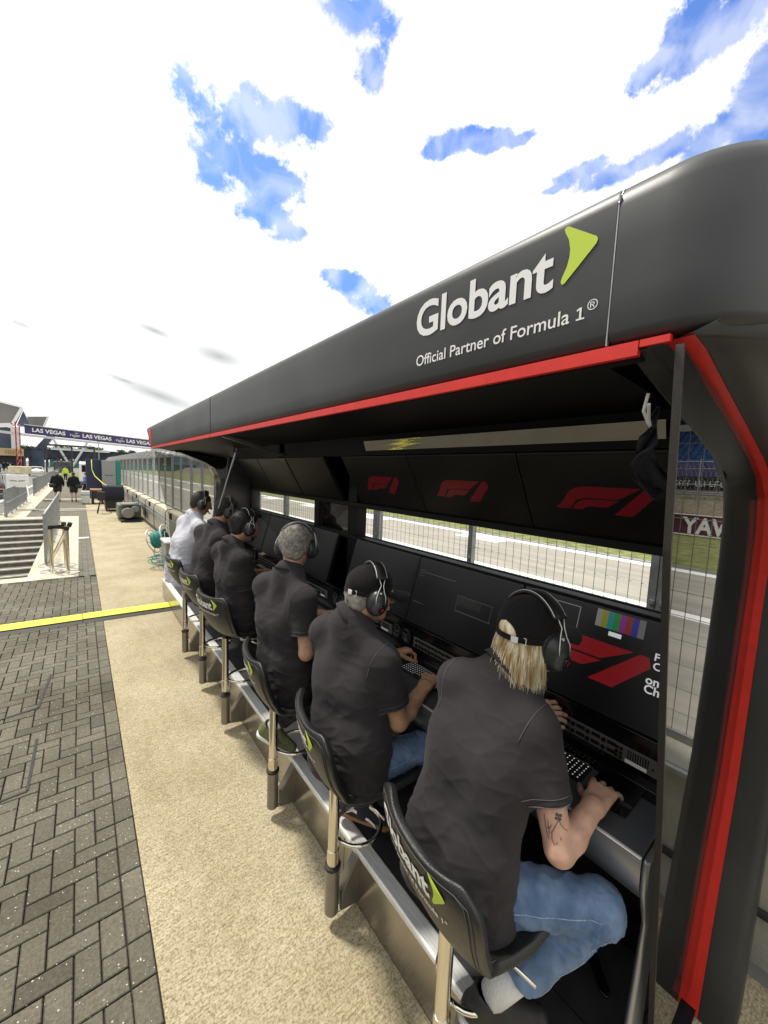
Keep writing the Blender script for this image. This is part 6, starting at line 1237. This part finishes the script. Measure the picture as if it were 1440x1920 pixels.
# ------------------------------------------------------------------ gantry bridge across the pit lane
M['purple'] = mat('purple_banner', (.035, .025, .10), .6, 0, col2=(.09, .06, .20), vscale=.35, det=2); M['pole_w'] = mat('white_steel', (.6, .62, .62), .4, .1)
t = thing('gantry_bridge', 'long purple bannered gantry spanning the pit lane on slanted white legs', 'gantry', (0, 110, 0))
GA, GB = V3(-8.7, 110, 9.55), V3(19, 113.5, 8.3); gd = unit(GB - GA); gl = np.linalg.norm(GB - GA)
hh = V3(0, 0, 1); g = MB(); g.add([GA - hh * 1.7, GB - hh * 1.7, GB, GA, GA - hh * 1.7 + V3(0, .6, 0), GB - hh * 1.7 + V3(0, .6, 0), GB + V3(0, .6, 0), GA + V3(0, .6, 0)], [(0, 1, 2, 3), (7, 6, 5, 4), (0, 4, 5, 1), (3, 2, 6, 7), (0, 3, 7, 4), (1, 5, 6, 2)]); obj('banner', g, M['purple'], t)
g = MB(); g.bar(GA - hh * 2.05, GB - hh * 2.05, .7, .45); g.bar(GA + hh * .1, GB + hh * .1, .5, .15); g.bar(GA - hh * 2.0 - V3(12, 1.5, -.9), GA - hh * 2.0, .6, .5); obj('beam', g, M['palem'], t)
gf = lambda o_: (lambda a, b_: GA - hh * 1.7 + gd * (o_ + a) + hh * b_ + V3(0, -.03, 0))
for o_ in (1.2, 9.6, 18.0): text('lettering', 'LAS VEGAS', M['white'], t, lambda a, b_, o_=o_: gf(o_)(a, b_ + .52), size=1, width=5.4, bold=.03)
for o_ in (7.4, 15.9): text('lettering', 'Vegas', M['white'], t, lambda a, b_, o_=o_: gf(o_)(a, b_ + .5), size=1, width=1.7, shear=.4); text('lettering', 'GP', M['white'], t, lambda a, b_, o_=o_: gf(o_ + .9)(a, b_ + 1.1), size=.42)
for (xa, za, xb, zb_) in ((-4.3, 7.3, -.9, 0), (1.8, 7.2, -1.8, 0), (14.5, 6.5, 14.5, 0)): g = MB(); g.tube([(xa, 110.3, za), (xb, 110.3, zb_)], .22, 10); obj('leg', g, M['pole_w'], t)
g = MB(); rs = np.random.RandomState(3)
t2 = thing('camera_tower', 'red and white scaffold of cameras at the left end of the gantry', 'scaffold', (-9.6, 108, 0))
for x_ in (-9.9, -9.3):
    for y_ in (108, 109): g = MB(); g.tube([(x_, y_, 0), (x_, y_, 9.9)], .07, 6); obj('upright', g, M['reds'], t2)
g = MB()
for k in range(8): z = 1.2 * k; g.bar((-9.9, 108, z), (-9.3, 108, z + 1.2), .06); g.bar((-9.9, 109, z), (-9.3, 109, z), .06); g.bar((-9.3, 108, z), (-9.3, 109, z + 1.2), .06)
obj('brace', g, M['pole_w'], t2)
# truss start-light frame at the end of the walkway
t = thing('truss_frame', 'dark square truss frame standing across the end of the walkway', 'truss', (-1, 85, 0)); M['trussm'] = mat('dark_truss', (.05, .05, .055), .5, .3)
g = MB()
for x_ in (-4.2, -.9, 2.2): g.bar((x_, 85, 0), (x_, 85, 5), .22)
g.bar((-4.3, 85, 5), (2.3, 85, 5), .3); g.bar((-4.2, 85, 4.2), (-.9, 85, 1), .1); g.bar((-.9, 85, 4.2), (-4.2, 85, 1), .1); g.bar((-.9, 85, 1.2), (2.2, 85, 4.5), .1); g.bar((2.2, 85, 2.2), (6, 85, 4.6), .12); obj('frame', g, M['trussm'], t)
g = MB(); g.box((-3.4, 85.5, .4), (-1.0, 87, 2.4)); tag(obj('grey_tent', g, mat('grey_canvas', (.12, .12, .13), .8, var=.3, vscale=1), None, bevel=.3), 'grey canvas bundle under the dark truss frame', 'tent')
g = MB(); sheet(g, -2.5, 2.0, 66, 110, -.002); struct('grass_strip', g, M['grass'])
# ------------------------------------------------------------------ wing shaped building and its neighbours at far left
M['roofp'] = mat('zinc_roof', (.16, .155, .14), .55, .2, col2=(.26, .25, .23), vscale=.12, det=3, stretch=(1, 1, .4)); M['glz'] = mat('dark_glazing', (.03, .045, .08), .2, 0, col2=(.07, .10, .16), vscale=.2)
t = thing('wing_building', 'large pit building with a folded grey roof edged in white at far left', 'building', (-20, 150, 0))
g = MB(); g.prism([(-34, 21.5), (-12.4, 16.9), (-14.2, 12.2), (-17.0, 11.2), (-34, 12.0)], (0, 150, 0), (1, 0, 0), (0, 0, 1), (0, 6, 0)); obj('roof', g, M['roofp'], t)
g = MB(); g.bar((-12.1, 149.9, 16.9), (-14.3, 149.9, 12.0), .7, .5, up=(0, 1, 0)); g.bar((-14.2, 149.9, 11.9), (-19, 149.9, 11.2), 1.1, .5, up=(0, 1, 0)); g.bar((-12.1, 149.95, 17.1), (-34, 149.95, 21.8), .3, .5, up=(0, 1, 0)); obj('roof_edge', g, M['line'], t)
g = MB(); g.box((-19.5, 149.7, 17), (-16.8, 149.98, 18.0)); g.box((-20, 149.7, 15), (-17.2, 149.98, 16.2)); obj('roof_light', g, M['palem'], t)
g = MB(); g.prism([(-12.0, 16.2), (-10.6, 12.0), (-13.5, 12.0)], (0, 151, 0), (1, 0, 0), (0, 0, 1), (0, 5, 0)); obj('gable', g, M['glz'], t)
g = MB(); g.box((-34, 151, 4.2), (-14.2, 158, 11.2)); obj('upper_floor', g, M['glz'], t)
g = MB(); g.box((-34, 149, 3.4), (-12.3, 150.9, 5.4)); obj('balcony', g, mat('sandy_cladding', (.45, .36, .2), .7, var=.15, vscale=.5), t)
for k in range(7): g = MB(); g.box((-15.9 + k * .52, 148.95, 3.9), (-15.6 + k * .52, 148.99, 4.9)); obj('window', g, mat('amber_window', (.4, .2, .04), .5), t)
g = MB(); g.box((-34, 152, 0), (-12.5, 158, 3.4)); obj('ground_floor', g, M['bezel'], t); g = MB(); g.box((-14.6, 149, 5.4), (-12.9, 150, 11.4)); obj('column', g, M['palem'], t)
t = thing('roof_block', 'smaller grey roofed block rising behind the gantry', 'building', (-10, 175, 0)); g = MB(); g.prism([(-13.6, 16.6), (-8.0, 17.3), (-9.4, 13.4), (-12.5, 13.2)], (0, 175, 0), (1, 0, 0), (0, 0, 1), (0, 8, 0)); obj('roof', g, M['roofp'], t); g = MB(); g.bar((-7.7, 174.9, 17.4), (-9.2, 174.9, 13.3), .5, .4, up=(0, 1, 0)); obj('roof_edge', g, M['line'], t)
g = MB(); g.prism([(-8.0, 11.6), (-6.2, 11.4), (-9.5, 6.2), (-11.5, 6.6)], (0, 176, 0), (1, 0, 0), (0, 0, 1), (0, 6, 0)); g.box((-12.5, 177, 0), (-9.5, 182, 6.4)); obj('wall', g, M['glz'], t)
M['darkst'] = mat('dark_navy_panel', (.022, .026, .045), .7)
for x0, x1, y, z0_, z1_, nm, lb, m_ in ((-16.5, 14, 205, 3.6, 6.6, 'grandstand', 'long dark navy grandstand panel left of the white roofed hall', 'darkst'), (8, 110, 262, 3.5, 8.6, 'grandstand', 'long dark grandstand closing the view behind the fence', 'darkst'), (-10, 12, 235, 6.2, 8.3, 'hall', 'long low hall with a bright white roof in the distance', 'line'), (-9, 60, 200, 0, 2.6, 'hoarding', 'dark green hoarding running behind the truss frame', 'tealp')):
    t = thing(nm, lb, nm, ((x0 + x1) / 2, y, 0)); g = MB(); g.box((x0, y, z0_), (x1, y + 9, z1_)); obj('facade', g, M[m_], t)
    g = MB()
    for k in range(12): q = x0 + (x1 - x0) * (k + .5) / 12; g.box((q - .25, y + .5, 0), (q + .25, y + 8.5, z0_ + .1))
    obj('support', g, M['trussm'], t)
    g = MB(); g.box((x0, y - .3, z1_), (x1, y + 9.3, z1_ + .35)); obj('roof', g, M['palem'] if m_ == 'line' else M['darkst'], t)
t = thing('light_mast', 'thin floodlight mast standing behind the container', 'mast', (7.5, 140, 0)); g = MB(); g.tube([(4.6, 140, 0), (4.6, 140, 9.4)], .14, 6); obj('pole', g, M['galv'], t); g = MB(); g.box((4.0, 139.8, 9.2), (5.2, 140.2, 9.6)); g.box((4.2, 139.8, 8.4), (5.0, 140.1, 8.7)); obj('lamps', g, M['palem'], t)
# tree belt: each tree a trunk and a ragged crown
M['leaf'] = mat('leaves', (.035, .06, .018), .8, 0, col2=(.09, .13, .04), vscale=.6, det=6); M['bark'] = mat('bark', (.06, .045, .03), .9)
def tree_proto(seed):
    rs = np.random.RandomState(seed); t = thing('tree', 'x', 'tree', (0, 0, 0)); g = MB(); g.tube([(0, 0, 0), (.2, 0, 5), (0, .2, 9)], [.5, .35, .1], 7)
    for k in range(5): a = k * 1.3; g.tube([(0.1, 0, 4 + k), (2.5 * math.cos(a), 2.5 * math.sin(a), 7.5 + k)], [.2, .05], 5)
    obj('trunk', g, M['bark'], t, world=False); N = 1500; cl_ = rs.randn(16, 3) * (3.2, 3.2, 2.2) + (0, 0, 10); c = cl_[rs.randint(0, 16, N)] + rs.randn(N, 3) * 1.15; V = (c[:, None, :] + rs.randn(N, 4, 3) * .55).reshape(-1, 3); meshobj('crown', V, np.arange(N * 4).reshape(-1, 4), M['leaf'], t, smooth=False); return t
protos = [tree_proto(1), tree_proto(2)]; n_ = 0
for i in range(110):
    x_ = -40 + i * 2.6 + rs.randn() * 1.2; y_ = 400 + rs.rand() * 50; p = protos[i % 2]
    o = p if i < 2 else dup(p, (0, 0, 0)); o.location = (x_ * 1.05, y_, rs.rand() * 1.0 + 1.5); sc = .72 + .3 * rs.rand(); o.scale = (sc * 1.1, sc, sc * .82); o.rotation_euler = (0, 0, rs.rand() * 6)
    o['label'] = 'one of the green trees in the belt along the horizon'; o['group'] = 'trees in the belt along the horizon'
# ------------------------------------------------------------------ across the track
t = thing('advertising_board', 'maroon advertising board with big white letters across the track', 'board', (23, 5, 0)); M['maroon'] = mat('maroon_board', (.075, .012, .03), .6, 0, col2=(.13, .04, .065), vscale=1.2, det=2)
g = MB(); g.box((22.95, -45, .0), (23.05, 70, 1.08)); obj('board', g, M['maroon'], t); g = MB(); g.box((22.93, -45, 1.0), (22.949, 70, 1.06)); g.box((22.93, -45, .03), (22.949, 70, .09)); obj('board_edge', g, M['white'], t)
text('lettering', 'RWAY', M['white'], t, lambda a, b_: (22.92, -2.5 - a, .15 + b_ * 1.25), size=1.02, width=2.5, bold=.03)
for y0_ in (11, 26, 41): g = MB(); g.box((22.93, y0_, .2), (22.94, y0_ + 3.5, .85)); obj('blank_panel', g, mat('mauve_panel', (.2, .1, .15), .6), t)
t = thing('debris_fence', 'chain link debris fence above the bank across the track', 'fence', (38.6, 0, 1.5)); M['net'] = glass('net_tone', (.55, .55, .55), .1, .5)
for k in range(26): g = MB(); g.tube([(38.4, -40 + 4 * k, .8), (38.4, -40 + 4 * k, 4.6)], .05, 5); obj('post', g, M['galv'], t)
g = MB()
for z in (2.0, 2.6, 4.4): g.tube([(38.4, -40, z), (38.4, 60, z)], .035, 4)
for k in range(330): g.tube([(38.4, -40 + .3 * k, 1.4), (38.4, -39.1 + .3 * k, 4.4)], .008, 3, False); g.tube([(38.4, -39.1 + .3 * k, 1.4), (38.4, -40 + .3 * k, 4.4)], .008, 3, False)
obj('mesh_panel', g, M['galv'], t)
t = thing('track_banner', 'black banner with white marks on the fence across the track', 'banner', (39.5, 10, 2.3)); g = MB(); g.box((39.3, -45, 2.15), (39.35, 70, 3.15)); obj('sheet', g, M['bezel'], t)
g = MB(); rs = np.random.RandomState(11); y_ = -13.0
while y_ < -6.5:
    w_ = .14 + .12 * rs.rand(); z_ = 2.45; g.box((39.28, y_, z_), (39.299, y_ + .05, z_ + .45))
    if rs.rand() < .6: g.box((39.28, y_, z_ + .38), (39.299, y_ + w_, z_ + .45))
    if rs.rand() < .6: g.box((39.28, y_, z_), (39.299, y_ + w_, z_ + .07))
    y_ += w_ + .1 + (.25 if rs.rand() < .12 else 0)
obj('marks', g, M['white'], t)
st_ = thing('grandstand', 'tall grandstand with rows of blue seats and a purple skirt across the track', 'grandstand', (50, 20, 0)); M['seatb'] = mat('blue_seat', (.03, .11, .33), .5, var=.4, vscale=2); M['pskirt'] = mat('purple_skirt', (.05, .04, .13), .7, 0, col2=(.09, .07, .19), vscale=.4)
g = MB(); g.box((46, -45, 3.4), (46.2, 90, 4.7)); obj('skirt_banner', g, M['pskirt'], st_)
g = MB()
for k in range(14): g.box((46.3 + k * .8, -45, 4.2 + k * .42), (47.1 + k * .8, 90, 4.65 + k * .42))
g.box((46, -45, 0), (58, 90, 3.3)); obj('terrace', g, mat('terrace_grey', (.16, .16, .16), .8), st_)
N_s = []; g = MB()
for k in range(13):
    for j in range(110):
        y_ = -32 + j * .6 + .0; g.box((46.6 + k * .8, y_, 4.68 + k * .42), (46.75 + k * .8, y_ + .48, 5.1 + k * .42)); g.box((46.35 + k * .8, y_ + .02, 4.70 + k * .42), (46.6 + k * .8, y_ + .46, 4.78 + k * .42))
o = obj('seats', g, M['seatb'], st_); o['kind'] = 'stuff'
g = MB(); g.box((45, -45, 11.5), (60, 90, 12.2)); g.box((44.8, -45, 11.0), (45, 90, 12.6)); obj('roof', g, M['palem'], st_); g = MB(); g.box((57.6, -45, 3), (58, 90, 11.5)); obj('back_wall', g, mat('pale_back', (.7, .7, .68), .8), st_)
for k in range(9): g = MB(); g.bar((57, -20 + 12 * k, 0), (57, -20 + 12 * k, 11.6), .4); obj('column', g, M['galv'], st_)
st2 = thing('far_grandstand', 'distant stand with blue tarpaulin and pink hoardings beyond the track', 'grandstand', (60, 130, 0)); g = MB(); g.box((44, 95, 3), (58, 260, 8.5)); obj('stand_body', g, mat('stand_blue', (.05, .10, .18), .7, 0, col2=(.12, .2, .32), vscale=.2), st2); g = MB(); g.box((43.8, 95, 0), (44, 260, 3)); obj('front_wall', g, mat('pink_grey', (.28, .22, .25), .8, 0, col2=(.16, .17, .2), vscale=.5), st2); g = MB(); g.box((43, 95, 10), (58, 260, 10.5)); obj('roof', g, M['palem'], st2)
for k in range(14): g = MB(); g.bar((44, 95 + 12 * k, 3), (44, 95 + 12 * k, 10), .3); obj('column', g, M['galv'], st2)
